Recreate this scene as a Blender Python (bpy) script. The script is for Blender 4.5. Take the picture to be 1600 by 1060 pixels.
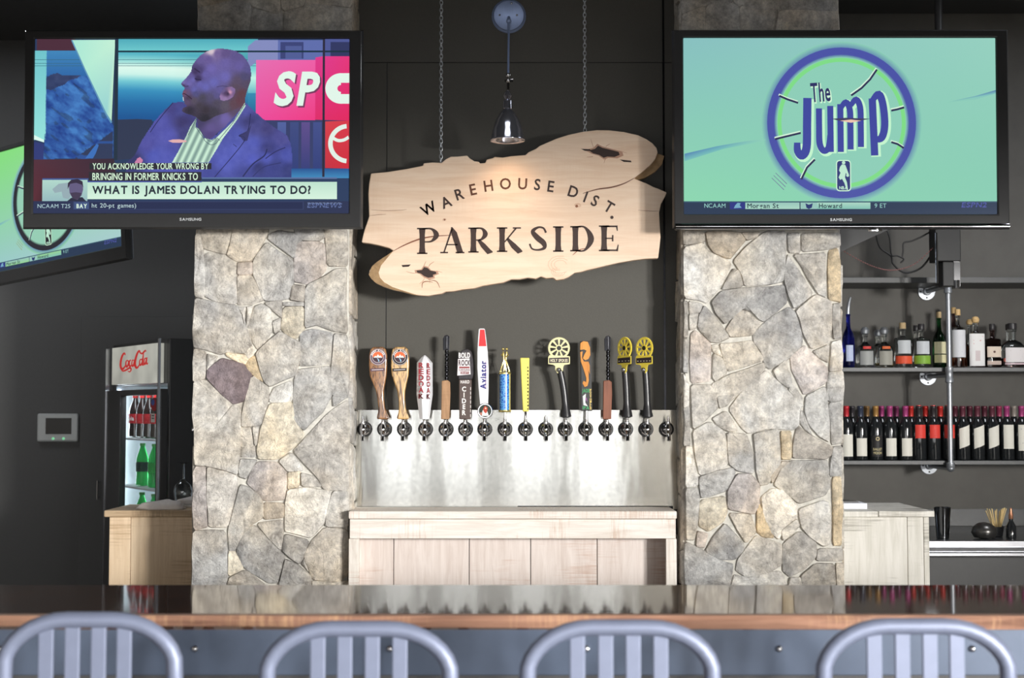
import bpy, bmesh, math, random
from mathutils import Vector, Matrix
R = math.radians
PI = math.pi
rnd = random.Random(7)
C = bpy.context.scene.collection
for o in list(bpy.data.objects):
    bpy.data.objects.remove(o)

# ---------------------------------------------------------------- camera, world, lights, exposure
CAMZ, PITCH, F = 1.56, R(2.833), 2222.0
cam = bpy.data.cameras.new('camera')
cam.lens = 50; cam.sensor_width = 36; cam.clip_end = 60
cam.dof.use_dof = True; cam.dof.focus_distance = 6.05; cam.dof.aperture_fstop = 3.2
camo = bpy.data.objects.new('camera', cam); C.objects.link(camo)
camo.location = (0, 0, CAMZ); camo.rotation_euler = (PI/2 + PITCH, 0, 0)
sc = bpy.context.scene
sc.camera = camo
sc.view_settings.view_transform = 'Standard'
sc.view_settings.look = 'None'
sc.view_settings.gamma = 1.0
sc.view_settings.use_curve_mapping = False
sc.view_settings.exposure = 0.0
w = bpy.data.worlds.new('sky'); sc.world = w; w.use_nodes = True
w.node_tree.nodes['Background'].inputs[0].default_value = (.75, .85, 1, 1)
w.node_tree.nodes['Background'].inputs[1].default_value = 1.0
# street windows behind the camera, outer panes added for light: (x0, x1) of each pane, between sill and head
PANES = [(-4.3, -3.1), (-2.95, -1.86), (-1.58, -1.0), (-.84, -.3), (-.1, .52), (.70, 1.36), (2.05, 3.1), (3.25, 4.3)]
REARY, SILL, HEAD, SILL2 = -4.0, .25, 2.45, 1.6
WINPOW = 13.0
for i, (a, b) in enumerate(PANES):
    l = bpy.data.lights.new('window_light', 'AREA'); l.shape = 'RECTANGLE'
    l.size = b-a; l.size_y = HEAD-SILL; l.energy = WINPOW*(b-a)*(HEAD-SILL); l.color = (1, .99, .97)
    lo = bpy.data.objects.new('window_light', l); C.objects.link(lo)
    lo.location = ((a+b)/2, REARY-.12, (SILL+HEAD)/2); lo.rotation_euler = (PI/2, 0, 0)
# unseen high windows added on the right wall as the main light
for a, b in ((-3.85, -2.55), (-2.35, -1.05)):
    l = bpy.data.lights.new('window_light', 'AREA'); l.shape = 'RECTANGLE'
    l.size = b-a; l.size_y = HEAD-SILL2; l.energy = 1450*(b-a)*(HEAD-SILL2); l.color = (1, .98, .94)
    lo = bpy.data.objects.new('window_light', l); C.objects.link(lo)
    lo.location = (5.12, (a+b)/2, (SILL2+HEAD)/2); lo.rotation_euler = (PI/2, 0, PI/2)
# unseen fill lights added near the ceiling for dark walls, bottles and lamp glints
for x, y, e in ((-3.2, 6.9, 20), (2.9, 5.9, 32), (0, 4.55, 7)):
    l = bpy.data.lights.new('ceiling_fill_light', 'AREA'); l.size = .8; l.energy = e; l.color = (.92, .95, 1)
    lo = bpy.data.objects.new('ceiling_fill_light', l); C.objects.link(lo); lo.location = (x, y, 3.72)

def P(px, py, Y):
    x = (px-800)/F; y = (530-py)/F
    dy = math.cos(PITCH)-y*math.sin(PITCH); dz = math.sin(PITCH)+y*math.cos(PITCH)
    t = Y/dy
    return Vector((t*x, Y, CAMZ+t*dz))

def lin(c):
    return tuple(((v/255)/12.92 if v/255 <= .04045 else ((v/255+.055)/1.055)**2.4) for v in c)

# ---------------------------------------------------------------- materials
MC = {}
def nodes(name):
    m = bpy.data.materials.new(name); m.use_nodes = True
    nt = m.node_tree; b = nt.nodes['Principled BSDF']
    return m, nt, b
def setp(b, **k):
    for a, v in k.items():
        b.inputs[a].default_value = v
def ramp(nt, src, stops):
    r = nt.nodes.new('ShaderNodeValToRGB'); e = r.color_ramp.elements
    while len(e) > 1: e.remove(e[-1])
    e[0].position = stops[0][0]; e[0].color = stops[0][1]
    for p, c in stops[1:]:
        n = e.new(p); n.color = c
    nt.links.new(src, r.inputs[0]); return r
def coords(nt, scale=(1, 1, 1), kind='Object', rot=(0, 0, 0)):
    tc = nt.nodes.new('ShaderNodeTexCoord'); mp = nt.nodes.new('ShaderNodeMapping')
    mp.inputs['Scale'].default_value = scale; mp.inputs['Rotation'].default_value = rot
    nt.links.new(tc.outputs[kind], mp.inputs[0]); return mp.outputs[0]
def noise(nt, vec, scale, detail=4, rough=.6, dist=0):
    n = nt.nodes.new('ShaderNodeTexNoise'); n.inputs['Scale'].default_value = scale
    n.inputs['Detail'].default_value = detail; n.inputs['Roughness'].default_value = rough
    n.inputs['Distortion'].default_value = dist
    nt.links.new(vec, n.inputs['Vector']); return n.outputs['Fac']
def bump(nt, b, h, strength, dist=.01):
    n = nt.nodes.new('ShaderNodeBump'); n.inputs['Strength'].default_value = strength
    n.inputs['Distance'].default_value = dist
    nt.links.new(h, n.inputs['Height']); nt.links.new(n.outputs[0], b.inputs['Normal'])
def rgba(c): return (*lin(c), 1)
def plain(name, c, rough=.5, metal=0, spec=.5, var=.15, nscale=30, bstr=0, coat=0, vscale=(1, 1, 1), bdist=.003):
    if name in MC: return MC[name]
    m, nt, b = nodes(name)
    v = coords(nt, vscale); n = noise(nt, v, nscale)
    l = lin(c)
    r = ramp(nt, n, [(.25, (*[x*(1-var) for x in l], 1)), (.75, (*[min(1, x*(1+var)) for x in l], 1))])
    nt.links.new(r.outputs[0], b.inputs['Base Color'])
    setp(b, Roughness=rough, Metallic=metal)
    b.inputs['Specular IOR Level'].default_value = spec
    if coat: b.inputs['Coat Weight'].default_value = coat; b.inputs['Coat Roughness'].default_value = .05
    if bstr: bump(nt, b, n, bstr, bdist)
    MC[name] = m; return m
def glass(name, c, rough=.02, ior=1.45, trans=1.0):
    if name in MC: return MC[name]
    m, nt, b = nodes(name)
    v = coords(nt); n = noise(nt, v, 12)
    l = lin(c)
    r = ramp(nt, n, [(.3, (*[x*.95 for x in l], 1)), (.7, (*l, 1))])
    nt.links.new(r.outputs[0], b.inputs['Base Color'])
    setp(b, Roughness=rough, IOR=ior); b.inputs['Transmission Weight'].default_value = trans
    MC[name] = m; return m
def glow(name, c, strength):
    if name in MC: return MC[name]
    m, nt, b = nodes(name)
    setp(b, **{'Base Color': rgba(c), 'Roughness': .3}); b.inputs['Emission Color'].default_value = rgba(c)
    b.inputs['Emission Strength'].default_value = strength
    MC[name] = m; return m
def attrmat(name, emit=0, rough=.5, metal=0, spec=.3):
    if name in MC: return MC[name]
    m, nt, b = nodes(name)
    a = nt.nodes.new('ShaderNodeAttribute'); a.attribute_name = 'Col'
    if emit:
        setp(b, **{'Base Color': (.01, .01, .01, 1)})
        nt.links.new(a.outputs['Color'], b.inputs['Emission Color']); b.inputs['Emission Strength'].default_value = emit
    else:
        nt.links.new(a.outputs['Color'], b.inputs['Base Color'])
    setp(b, Roughness=rough, Metallic=metal); b.inputs['Specular IOR Level'].default_value = spec
    MC[name] = m; return m
def wood(name, c1, c2, c3, axis='Z', wear=.5, scale=1.0, rough=.6, rings=0, coat=0, contrast=1):
    """grain drawn out along `axis`; c1 main, c2 grain, c3 worn patches"""
    if name in MC: return MC[name]
    m, nt, b = nodes(name)
    s = {'X': (1.2, 14, 14), 'Z': (14, 14, 1.2), 'Y': (14, 1.2, 14)}[axis]
    oi = nt.nodes.new('ShaderNodeObjectInfo'); tc = nt.nodes.new('ShaderNodeTexCoord')
    ad = nt.nodes.new('ShaderNodeVectorMath'); ad.operation = 'ADD'
    cm = nt.nodes.new('ShaderNodeVectorMath'); cm.operation = 'SCALE'; cm.inputs[0].default_value = (7, 3, 5)
    nt.links.new(oi.outputs['Random'], cm.inputs['Scale'])
    nt.links.new(tc.outputs['Object'], ad.inputs[0]); nt.links.new(cm.outputs[0], ad.inputs[1])
    mp = nt.nodes.new('ShaderNodeMapping'); mp.inputs['Scale'].default_value = s; nt.links.new(ad.outputs[0], mp.inputs[0])
    g = noise(nt, mp.outputs[0], 3*scale, 8, .65, .6)
    r1 = ramp(nt, g, [(.3, rgba(c2)), (.62, rgba(c1))])
    # saw marks and worn patches across the grain
    s2 = {'X': (9, 9, 60), 'Z': (9, 9, 60), 'Y': (60, 9, 9)}[axis]
    if axis == 'Z': s2 = (3, 9, 90)
    if axis == 'X': s2 = (90, 9, 5)
    mp2 = nt.nodes.new('ShaderNodeMapping'); mp2.inputs['Scale'].default_value = s2; nt.links.new(ad.outputs[0], mp2.inputs[0])
    n2 = noise(nt, mp2.outputs[0], 1.3, 5, .7)
    n3 = noise(nt, ad.outputs[0], 5, 3, .5)
    mu = nt.nodes.new('ShaderNodeMath'); mu.operation = 'MULTIPLY'; nt.links.new(n2, mu.inputs[0]); nt.links.new(n3, mu.inputs[1])
    r2 = ramp(nt, mu.outputs[0], [(.27, (0, 0, 0, 1)), (.40, (wear, wear, wear, 1))])
    mx = nt.nodes.new('ShaderNodeMix'); mx.data_type = 'RGBA'
    nt.links.new(r2.outputs[0], mx.inputs['Factor']); nt.links.new(r1.outputs[0], mx.inputs['A']); mx.inputs['B'].default_value = rgba(c3)
    out = mx.outputs['Result']
    nt.links.new(out, b.inputs['Base Color'])
    setp(b, Roughness=rough)
    if coat: b.inputs['Coat Weight'].default_value = coat; b.inputs['Coat Roughness'].default_value = .06
    bump(nt, b, g, .25, .002)
    MC[name] = m; return m
def stone_mat():
    m, nt, b = nodes('field_stone')
    oi = nt.nodes.new('ShaderNodeObjectInfo')
    tc = nt.nodes.new('ShaderNodeTexCoord').outputs['Object']
    n1 = noise(nt, tc, 7, 8, .7, .6); n2 = noise(nt, tc, 34, 9, .78); n3 = noise(nt, tc, 3.2, 3, .5, .5); n4 = noise(nt, tc, 16, 6, .75, 1.5)
    r1 = ramp(nt, n1, [(.32, (.66, .65, .65, 1)), (.5, (.98, .97, .96, 1)), (.66, (1.28, 1.27, 1.24, 1))])
    r2 = ramp(nt, n2, [(.36, (.66, .65, .64, 1)), (.5, (1, 1, 1, 1)), (.62, (1.3, 1.3, 1.28, 1))])
    r3 = ramp(nt, n3, [(.4, (.97, .985, 1.02, 1)), (.62, (1.06, .99, .90, 1))])
    r4 = ramp(nt, n4, [(.30, (.72, .70, .70, 1)), (.42, (1, 1, 1, 1))])
    prev = oi.outputs['Color']
    for r in (r1, r2, r3, r4):
        mx = nt.nodes.new('ShaderNodeMix'); mx.data_type = 'RGBA'; mx.blend_type = 'MULTIPLY'
        mx.inputs['Factor'].default_value = 1
        nt.links.new(prev, mx.inputs['A']); nt.links.new(r.outputs[0], mx.inputs['B']); prev = mx.outputs['Result']
    nt.links.new(prev, b.inputs['Base Color']); setp(b, Roughness=.8)
    b.inputs['Specular IOR Level'].default_value = .25
    ad = nt.nodes.new('ShaderNodeMath'); ad.operation = 'ADD'; nt.links.new(n1, ad.inputs[0]); nt.links.new(n4, ad.inputs[1])
    bump(nt, b, ad.outputs[0], 1.0, .012)
    return m
STONE = stone_mat()
MORTAR = plain('mortar', (205, 202, 194), .9, var=.25, nscale=40, bstr=.6, spec=.1)
WALLG = plain('dark_grey_wall_paint', (84, 82, 77), .55, var=.05, nscale=140, bstr=.12, spec=.25)
WALLR = plain('grey_wall_paint', (112, 110, 106), .6, var=.1, nscale=6, spec=.2)
BLACKW = plain('black_wall_paint', (100, 100, 100), .75, var=.03, nscale=60, bstr=.1, spec=.1)
CEIL = plain('charcoal_ceiling_paint', (70, 70, 70), .9, var=.05)
FLOOR = plain('concrete_floor', (110, 105, 98), .5, var=.2, nscale=5)
ROOM = plain('warm_grey_room_paint', (120, 116, 110), .8, var=.05)
CHROME = plain('chrome', (215, 215, 218), .09, 1, var=.03)
SATIN = plain('satin_nickel', (150, 168, 208), .3, .3, var=.1, nscale=20, vscale=(30, 30, 1))  # bluish sheen of the lamp plate put into the base colour
BLACK = plain('black_plastic', (66, 66, 67), .35, var=.05, spec=.3)
BEZEL = plain('gloss_black_bezel', (60, 60, 61), .12, var=.03, spec=.35)
RUBBER = plain('black_rubber', (30, 30, 31), .5, var=.1)
STEELD = plain('dark_steel', (45, 45, 48), .25, .9, var=.3, nscale=90)
GALV = plain('galvanized_pipe', (178, 182, 188), .38, .7, var=.12, nscale=50)
SHELF = plain('charcoal_shelf', (62, 64, 66), .4, var=.08)
ALU = plain('brushed_aluminium', (108, 115, 136), .5, .3, var=.05, nscale=30)
GOLD = plain('gold_plastic', (225, 205, 130), .2, .8, var=.1)
SPROCKET = plain('pale_gold_sprocket', (244, 236, 180), .5, 0, var=.06)
SPROCKETY = plain('yellow_sprocket', (246, 222, 84), .5, 0, var=.06)
GBLACK = plain('gloss_black_handle', (40, 40, 42), .3, var=.1)
WHITEP = plain('white_plastic', (232, 232, 236), .3, var=.03, coat=.3)
CORK = plain('cork', (205, 178, 135), .8, var=.2, nscale=120)
CREAM = plain('cream_paper', (235, 228, 205), .7, var=.05)
WHITEWASH = wood('whitewashed_plank', (240, 234, 226), (205, 192, 180), (188, 140, 112), 'Z', .55)
WHITEWASHX = wood('whitewashed_rail', (243, 237, 230), (215, 203, 192), (190, 150, 122), 'X', .5)
PINKWASH = wood('pinkish_whitewashed_plank', (228, 217, 211), (208, 193, 185), (184, 138, 110), 'Z', .5)
GREYWASH = wood('weathered_white_plank', (238, 234, 226), (212, 208, 196), (140, 134, 122), 'Z', .75)
TANWOOD = wood('raw_tan_plank', (232, 208, 178), (214, 186, 152), (176, 142, 104), 'Z', .6)
TANX = wood('raw_tan_slab', (205, 180, 148), (160, 134, 104), (110, 88, 66), 'X', .5)
SIGNW = wood('maple_slab', (233, 208, 184), (222, 190, 162), (214, 178, 146), 'X', .12, scale=.9, rough=.5)
BARK = plain('pale_bark', (150, 122, 88), .85, var=.35, nscale=40, bstr=.8)
PAINT = attrmat('flat_print'); SCREEN = attrmat('screen_picture', 1.0, .15, spec=.25)
def zebra(name, c1, c2, sc_=1):
    m, nt, b = nodes(name)
    v = coords(nt, (38*sc_, 38*sc_, 7*sc_)); n = noise(nt, v, 1.4, 3, .5, 1.2)
    r = ramp(nt, n, [(.36, rgba(c2)), (.46, rgba(c1)), (.53, rgba(c1)), (.58, rgba(c2)), (.66, rgba(c1))])
    nt.links.new(r.outputs[0], b.inputs['Base Color']); setp(b, Roughness=.3)
    b.inputs['Coat Weight'].default_value = .5
    return m
ZEB1 = zebra('walnut_zebra_wood', (158, 112, 72), (74, 48, 34))
ZEB2 = zebra('blond_zebra_wood', (214, 172, 112), (88, 58, 38), .8)
def steel_sheet():
    m, nt, b = nodes('brushed_steel_sheet')
    v3 = coords(nt); n3 = noise(nt, v3, 60, 6, .8); v2 = coords(nt, (6, 1, 1.2)); n2 = noise(nt, v2, 1.3, 2, .5)
    r = ramp(nt, n3, [(.35, (.64, .635, .60, 1)), (.6, (.76, .755, .715, 1))])
    nt.links.new(r.outputs[0], b.inputs['Base Color'])
    b.inputs['Metallic'].default_value = 1; b.inputs['Roughness'].default_value = .19; b.inputs['Anisotropic'].default_value = 1.0
    tg = nt.nodes.new('ShaderNodeTangent'); tg.direction_type = 'UV_MAP'; tg.uv_map = 'brush'
    nt.links.new(tg.outputs[0], b.inputs['Tangent'])
    bump(nt, b, n2, .04, .02)
    return m
SHEET = steel_sheet()
STAINLESS = plain('stainless_edge', (215, 216, 222), .18, 1, var=.06, nscale=12)
BARTOP = wood('varnished_dark_bar_top', (70, 48, 36), (44, 30, 24), (96, 62, 42), 'X', .4, rough=.055)
BARTOP.node_tree.nodes['Principled BSDF'].inputs['IOR'].default_value = 2.0
for l_ in list(BARTOP.node_tree.links):
    if l_.to_socket.name == 'Normal': BARTOP.node_tree.links.remove(l_)
BAREDGE = wood('raw_bar_edge', (156, 118, 98), (112, 80, 66), (198, 160, 124), 'X', .5, rough=.45)
APRON = plain('blue_grey_steel_apron', (74, 84, 102), .35, .35, var=.12, nscale=8)
LEAF = plain('white_towel', (225, 218, 214), .95, var=.06, nscale=60, bstr=.5)
CLEAR = glass('clear_glass', (240, 245, 245))

# ---------------------------------------------------------------- mesh helpers
def tag(o, label=None, cat=None, group=None, kind=None):
    if label: o['label'] = label
    if cat: o['category'] = cat
    if group: o['group'] = group
    if kind: o['kind'] = kind
    return o
def thing(name, loc, label, cat, group=None, rz=0, rx=0, ry=0):
    o = bpy.data.objects.new(name, None); C.objects.link(o); o.empty_display_size = .05
    o.location = loc; o.rotation_euler = (rx, ry, rz)
    return tag(o, label, cat, group)
class MB:
    def __init__(s): s.v = []; s.f = []
    def add(s, vs, fs):
        k = len(s.v); s.v += [tuple(v) for v in vs]; s.f += [tuple(i+k for i in f) for f in fs]; return s
    def box(s, x0, x1, y0, y1, z0, z1):
        return s.add([(x0, y0, z0), (x1, y0, z0), (x1, y1, z0), (x0, y1, z0), (x0, y0, z1), (x1, y0, z1), (x1, y1, z1), (x0, y1, z1)],
                     [(0, 3, 2, 1), (4, 5, 6, 7), (0, 1, 5, 4), (1, 2, 6, 5), (2, 3, 7, 6), (3, 0, 4, 7)])
    def loft(s, rings, cap0=True, cap1=True):
        n = len(rings[0]); vs = [p for r in rings for p in r]; fs = []
        for i in range(len(rings)-1):
            for j in range(n):
                a = i*n+j; b = i*n+(j+1) % n
                fs.append((a, b, b+n, a+n))
        if cap0: fs.append(tuple(reversed(range(n))))
        if cap1: fs.append(tuple((len(rings)-1)*n+j for j in range(n)))
        return s.add(vs, fs)
    def lathe(s, prof, n=20, c=(0, 0, 0), ax='Z', sq=0, asp=1, cap0=True, cap1=True):
        """prof: (radius, height). ax: direction of height. sq: 0 round .. 1 squarish"""
        rings = []
        for r, h in prof:
            ring = []
            for j in range(n):
                t = 2*PI*j/n; cx, sy = math.cos(t), math.sin(t)
                k = 1
                if sq:
                    e = 2+sq*4; k = (abs(cx)**e+abs(sy)**e)**(-1/e)
                a, b = r*k*cx, r*k*sy*asp
                if ax == 'Z': q = (a, b, h)
                elif ax == 'Y': q = (b, h, a)
                else: q = (h, a, b)
                ring.append((q[0]+c[0], q[1]+c[1], q[2]+c[2]))
            rings.append(ring)
        return s.loft(rings, cap0, cap1)
    def tube(s, pts, r, n=8, closed=False, flat=1):
        pts = [Vector(p) for p in pts]; rs = r if isinstance(r, (list, tuple)) else [r]*len(pts)
        rings = []; m = len(pts); up = None
        for i, p in enumerate(pts):
            if closed: d = pts[(i+1) % m]-pts[i-1]
            else: d = pts[min(i+1, m-1)]-pts[max(i-1, 0)]
            d.normalize()
            if up is None:
                up = Vector((0, 0, 1)) if abs(d.z) < .9 else Vector((0, 1, 0))
            a = d.cross(up)
            if a.length < 1e-4: a = d.cross(Vector((1, 0, 0)))
            a.normalize(); b = a.cross(d).normalized(); up = b
            rings.append([p+a*rs[i]*math.cos(2*PI*j/n)+b*rs[i]*flat*math.sin(2*PI*j/n) for j in range(n)])
        if closed:
            k = len(s.v); vs = [q for rg in rings for q in rg]; fs = []
            for i in range(m):
                for j in range(n):
                    fs.append((i*n+j, i*n+(j+1) % n, ((i+1) % m)*n+(j+1) % n, ((i+1) % m)*n+j))
            return s.add(vs, fs)
        return s.loft(rings)
    def prism(s, poly, y0, y1):
        """poly in (x,z) seen from -y"""
        if sum(poly[i][0]*poly[(i+1) % len(poly)][1]-poly[(i+1) % len(poly)][0]*poly[i][1] for i in range(len(poly))) < 0:
            poly = list(reversed(poly))
        n = len(poly); vs = [(x, y0, z) for x, z in poly]+[(x, y1, z) for x, z in poly]
        return s.add(vs, [tuple(range(n)), tuple(reversed(range(n, 2*n)))]+[(i, i+n, (i+1) % n+n, (i+1) % n) for i in range(n)])
    def ball(s, c, r, n=12, sz=1):
        prof = [(max(1e-4, r*math.sin(PI*i/8)), -r*sz*math.cos(PI*i/8)) for i in range(9)]
        return s.lathe(prof, n, c)
    def build(s, name, m, parent=None, smooth=False, bevel=0, loc=None, rot=None, seg=2):
        me = bpy.data.meshes.new(name); me.from_pydata(s.v, [], s.f); me.validate()
        bm = bmesh.new(); bm.from_mesh(me); bmesh.ops.recalc_face_normals(bm, faces=bm.faces); bm.to_mesh(me); bm.free()
        me.materials.append(m)
        if smooth:
            me.polygons.foreach_set('use_smooth', [True]*len(me.polygons))
            try: me.set_sharp_from_angle(angle=R(smooth if smooth is not True else 40))
            except Exception: pass
        o = bpy.data.objects.new(name, me); C.objects.link(o)
        if parent: o.parent = parent
        if loc: o.location = loc
        if rot: o.rotation_euler = rot
        if bevel:
            b = o.modifiers.new('bevel', 'BEVEL'); b.width = bevel; b.segments = seg; b.limit_method = 'ANGLE'; b.angle_limit = R(40)
        return o
def B(*a): return MB().box(*a)
def L(*a, **k): return MB().lathe(*a, **k)

# glyph cache from the built-in font
GL = {}
def load_glyphs():
    chars = "ABCDEFGHIJKLMNOPQRSTUVWXYZabcdefghijklmnopqrstuvwxyz0123456789?.)-&'"
    tmp = []
    for bold in (0, 1, 2):
        for ch in chars:
            cu = bpy.data.curves.new('g', 'FONT'); cu.body = ch; cu.size = 1; cu.resolution_u = 3; cu.offset = (0, .018, .035)[bold]
            cu.fill_mode = 'FRONT'
            ob = bpy.data.objects.new('g', cu); C.objects.link(ob); tmp.append((bold, ch, ob, cu))
    dg = bpy.context.evaluated_depsgraph_get(); dg.update()
    for bold, ch, ob, cu in tmp:
        ev = ob.evaluated_get(dg); me = ev.to_mesh()
        vs = [(v.co.x, v.co.y) for v in me.vertices]; fs = [tuple(p.vertices) for p in me.polygons]
        ev.to_mesh_clear()
        x0 = min(v[0] for v in vs); x1 = max(v[0] for v in vs)
        GL[bold, ch] = ([(x-x0, y) for x, y in vs], fs, x1-x0)
    for ch in 'MWNK':
        vs, fs, wd = GL[0, ch]
        for bold, d in ((1, .035), (2, .07)):
            n = len(vs); GL[bold, ch] = ([(x+d*j/2, y) for j in (0, 1, 2) for x, y in vs], [tuple(i+n*j for i in f) for j in (0, 1, 2) for f in fs], wd+d)
    for _, _, ob, cu in tmp:
        bpy.data.objects.remove(ob); bpy.data.curves.remove(cu)
load_glyphs()
CAPH = max(v[1] for v in GL[0, 'H'][0])

class Paint:
    """flat coloured print: polygons in a 2-D page (x right, y down unless flip), each on a layer"""
    def __init__(s): s.v = []; s.f = []; s.c = []
    def raw(s, vs, fs, cols, layer):
        k = len(s.v); s.v += [(x, y, layer) for x, y in vs]
        for f in fs:
            s.f.append(tuple(i+k for i in f)); s.c.append([cols[i] for i in f] if isinstance(cols, list) else [cols]*len(f))
    def poly(s, pts, col, layer=1):
        s.raw(pts, [tuple(range(len(pts)))], [lin(c) for c in col] if isinstance(col, list) else lin(col), layer)
    def rect(s, x0, y0, x1, y1, col, layer=1, col2=None, horiz=False):
        pts = [(x0, y0), (x1, y0), (x1, y1), (x0, y1)]
        if col2: cs = [col, col2, col2, col] if horiz else [col, col, col2, col2]
        else: cs = [col]*4
        s.poly(pts, cs, layer)
    def disc(s, cx, cy, r, col, layer=1, n=40, ry=None):
        s.poly([(cx+r*math.cos(2*PI*i/n), cy+(ry or r)*math.sin(2*PI*i/n)) for i in range(n)], col, layer)
    def ring(s, cx, cy, r0, r1, c0, c1, layer=1, n=72, a0=0, a1=2*PI):
        vs = []; cs = []
        for i in range(n+1):
            a = a0+(a1-a0)*i/n
            vs += [(cx+r0*math.cos(a), cy+r0*math.sin(a)), (cx+r1*math.cos(a), cy+r1*math.sin(a))]; cs += [lin(c0), lin(c1)]
        s.raw(vs, [(2*i, 2*i+1, 2*i+3, 2*i+2) for i in range(n)], cs, layer)
    def stroke(s, pts, col, layer=1, w=None, cap=False):
        """pts: (x,y,width) polyline"""
        pts = [(p[0], p[1], p[2] if len(p) > 2 else w) for p in pts]; vs = []
        for i, p in enumerate(pts):
            a = pts[max(i-1, 0)]; b = pts[min(i+1, len(pts)-1)]
            dx, dy = b[0]-a[0], b[1]-a[1]; l = math.hypot(dx, dy) or 1
            nx, ny = -dy/l*p[2]/2, dx/l*p[2]/2
            vs += [(p[0]+nx, p[1]+ny), (p[0]-nx, p[1]-ny)]
        s.raw(vs, [(2*i, 2*i+1, 2*i+3, 2*i+2) for i in range(len(pts)-1)], lin(col), layer)
    def text(s, t, x, y, h, col, layer=2, bold=1, width=None, rot=0, shear=0, sx=1, gap=.09, vertical=False, center=False):
        """baseline start (x,y), cap height h, page y down"""
        k = h/CAPH; col = lin(col)
        ws = [(.28 if ch == ' ' else GL[bold, ch][2]) for ch in t]
        tot = sum(ws)+gap*(len(t)-1)
        if width: sx = width/(tot*k)
        cur = -tot/2 if center else 0
        ca, sa = math.cos(rot), math.sin(rot)
        for ch, wd in zip(t, ws):
            if ch != ' ':
                vs, fs, _ = GL[bold, ch]; out = []
                for gx, gy in vs:
                    X = (gx+cur)*k*sx; Y = gy*k; X += Y*shear
                    out.append((x+X*ca+Y*sa, y-(Y*ca-X*sa)))
                s.raw(out, fs, col, layer)
            cur += wd+gap
    def build(s, name, mapf, m, parent):
        me = bpy.data.meshes.new(name)
        me.from_pydata([mapf(x, y, l) for x, y, l in s.v], [], s.f)
        at = me.color_attributes.new('Col', 'FLOAT_COLOR', 'CORNER')
        flat = []
        for p, cs in zip(me.polygons, s.c):
            for c in cs: flat += [c[0], c[1], c[2], 1]
        at.data.foreach_set('color', flat)
        me.materials.append(m)
        o = bpy.data.objects.new(name, me); C.objects.link(o); o.parent = parent
        return o
def inside(poly, x, y):
    c = False; j = len(poly)-1
    for i in range(len(poly)):
        if (poly[i][1] > y) != (poly[j][1] > y) and x < (poly[j][0]-poly[i][0])*(y-poly[i][1])/(poly[j][1]-poly[i][1])+poly[i][0]: c = not c
        j = i
    return c
def idw(ctrl, pw=3.0):
    def f(x, y):
        s_ = [0, 0, 0]; w_ = 0
        for cx, cy, c in ctrl:
            d = 1/(((x-cx)**2+(y-cy)**2)**(pw/2)+1); w_ += d
            for k in range(3): s_[k] += c[k]*d
        return tuple(v/w_ for v in s_)
    return f
def vnoise(x, y, seed=0):
    def h(i, j): return (math.sin(i*127.1+j*311.7+seed*74.7)*43758.5453) % 1
    i, j = math.floor(x), math.floor(y); u, v = x-i, y-j; u = u*u*(3-2*u); v = v*v*(3-2*v)
    return (h(i, j)*(1-u)+h(i+1, j)*u)*(1-v)+(h(i, j+1)*(1-u)+h(i+1, j+1)*u)*v
def shaded(p, poly, fn, step, layer):
    """fill a polygon with small cells coloured by fn(x, y): a flat picture with soft tones"""
    x0 = min(a for a, _ in poly); x1 = max(a for a, _ in poly); y0 = min(b for _, b in poly); y1 = max(b for _, b in poly)
    nx, ny = int((x1-x0)/step)+1, int((y1-y0)/step)+1; idx = {}; vs = []; cs = []; fs = []
    def vid(i, j):
        if (i, j) not in idx:
            idx[i, j] = len(vs); x, y = x0+i*step, y0+j*step; vs.append((x, y)); cs.append(lin(tuple(max(0, min(255, c)) for c in fn(x, y))))
        return idx[i, j]
    for j in range(ny):
        for i in range(nx):
            if inside(poly, x0+(i+.5)*step, y0+(j+.5)*step): fs.append((vid(i, j), vid(i+1, j), vid(i+1, j+1), vid(i, j+1)))
    p.raw(vs, fs, cs, layer)
def smoothpath(ctrl, n=6):
    """Catmull-Rom through control tuples"""
    out = []; m = len(ctrl)
    for i in range(m-1):
        p0, p1, p2, p3 = ctrl[max(i-1, 0)], ctrl[i], ctrl[i+1], ctrl[min(i+2, m-1)]
        for j in range(n):
            t = j/n
            out.append(tuple(.5*((2*b)+(c-a)*t+(2*a-5*b+4*c-d)*t*t+(-a+3*b-3*c+d)*t**3) for a, b, c, d in zip(p0, p1, p2, p3)))
    out.append(tuple(ctrl[-1])); return out

# ---------------------------------------------------------------- the room
ZC = 3.75
PF = 6.0          # pillar faces
NW = 6.22         # niche wall
RW = 7.78         # wall behind the bottle shelves
LW = 8.35         # dark wall at the back left
def struct(name, mb, m, **k): return tag(mb.build(name, m, **k), kind='structure')
struct('floor', B(-5, 5, REARY-.3, 9, -.1, 0), FLOOR)
struct('ceiling', B(-5, 5, REARY-.3, 9, ZC, ZC+.1), CEIL)
struct('light_block_soffit', B(-5, 5, 2.0, 2.2, 2.26, ZC), CEIL)  # unseen drop added to keep window light off the pillar tops
struct('wall_left', B(-5.1, -5, REARY-.3, 9, 0, ZC), ROOM)
wr = MB().box(5, 5.1, REARY-.3, 9, 0, SILL2).box(5, 5.1, REARY-.3, 9, HEAD, ZC)
for a, b in ((REARY-.3, -3.85), (-2.55, -2.35), (-1.05, 9)): wr.box(5, 5.1, a, b, SILL2, HEAD)
struct('wall_right', wr, ROOM)
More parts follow.
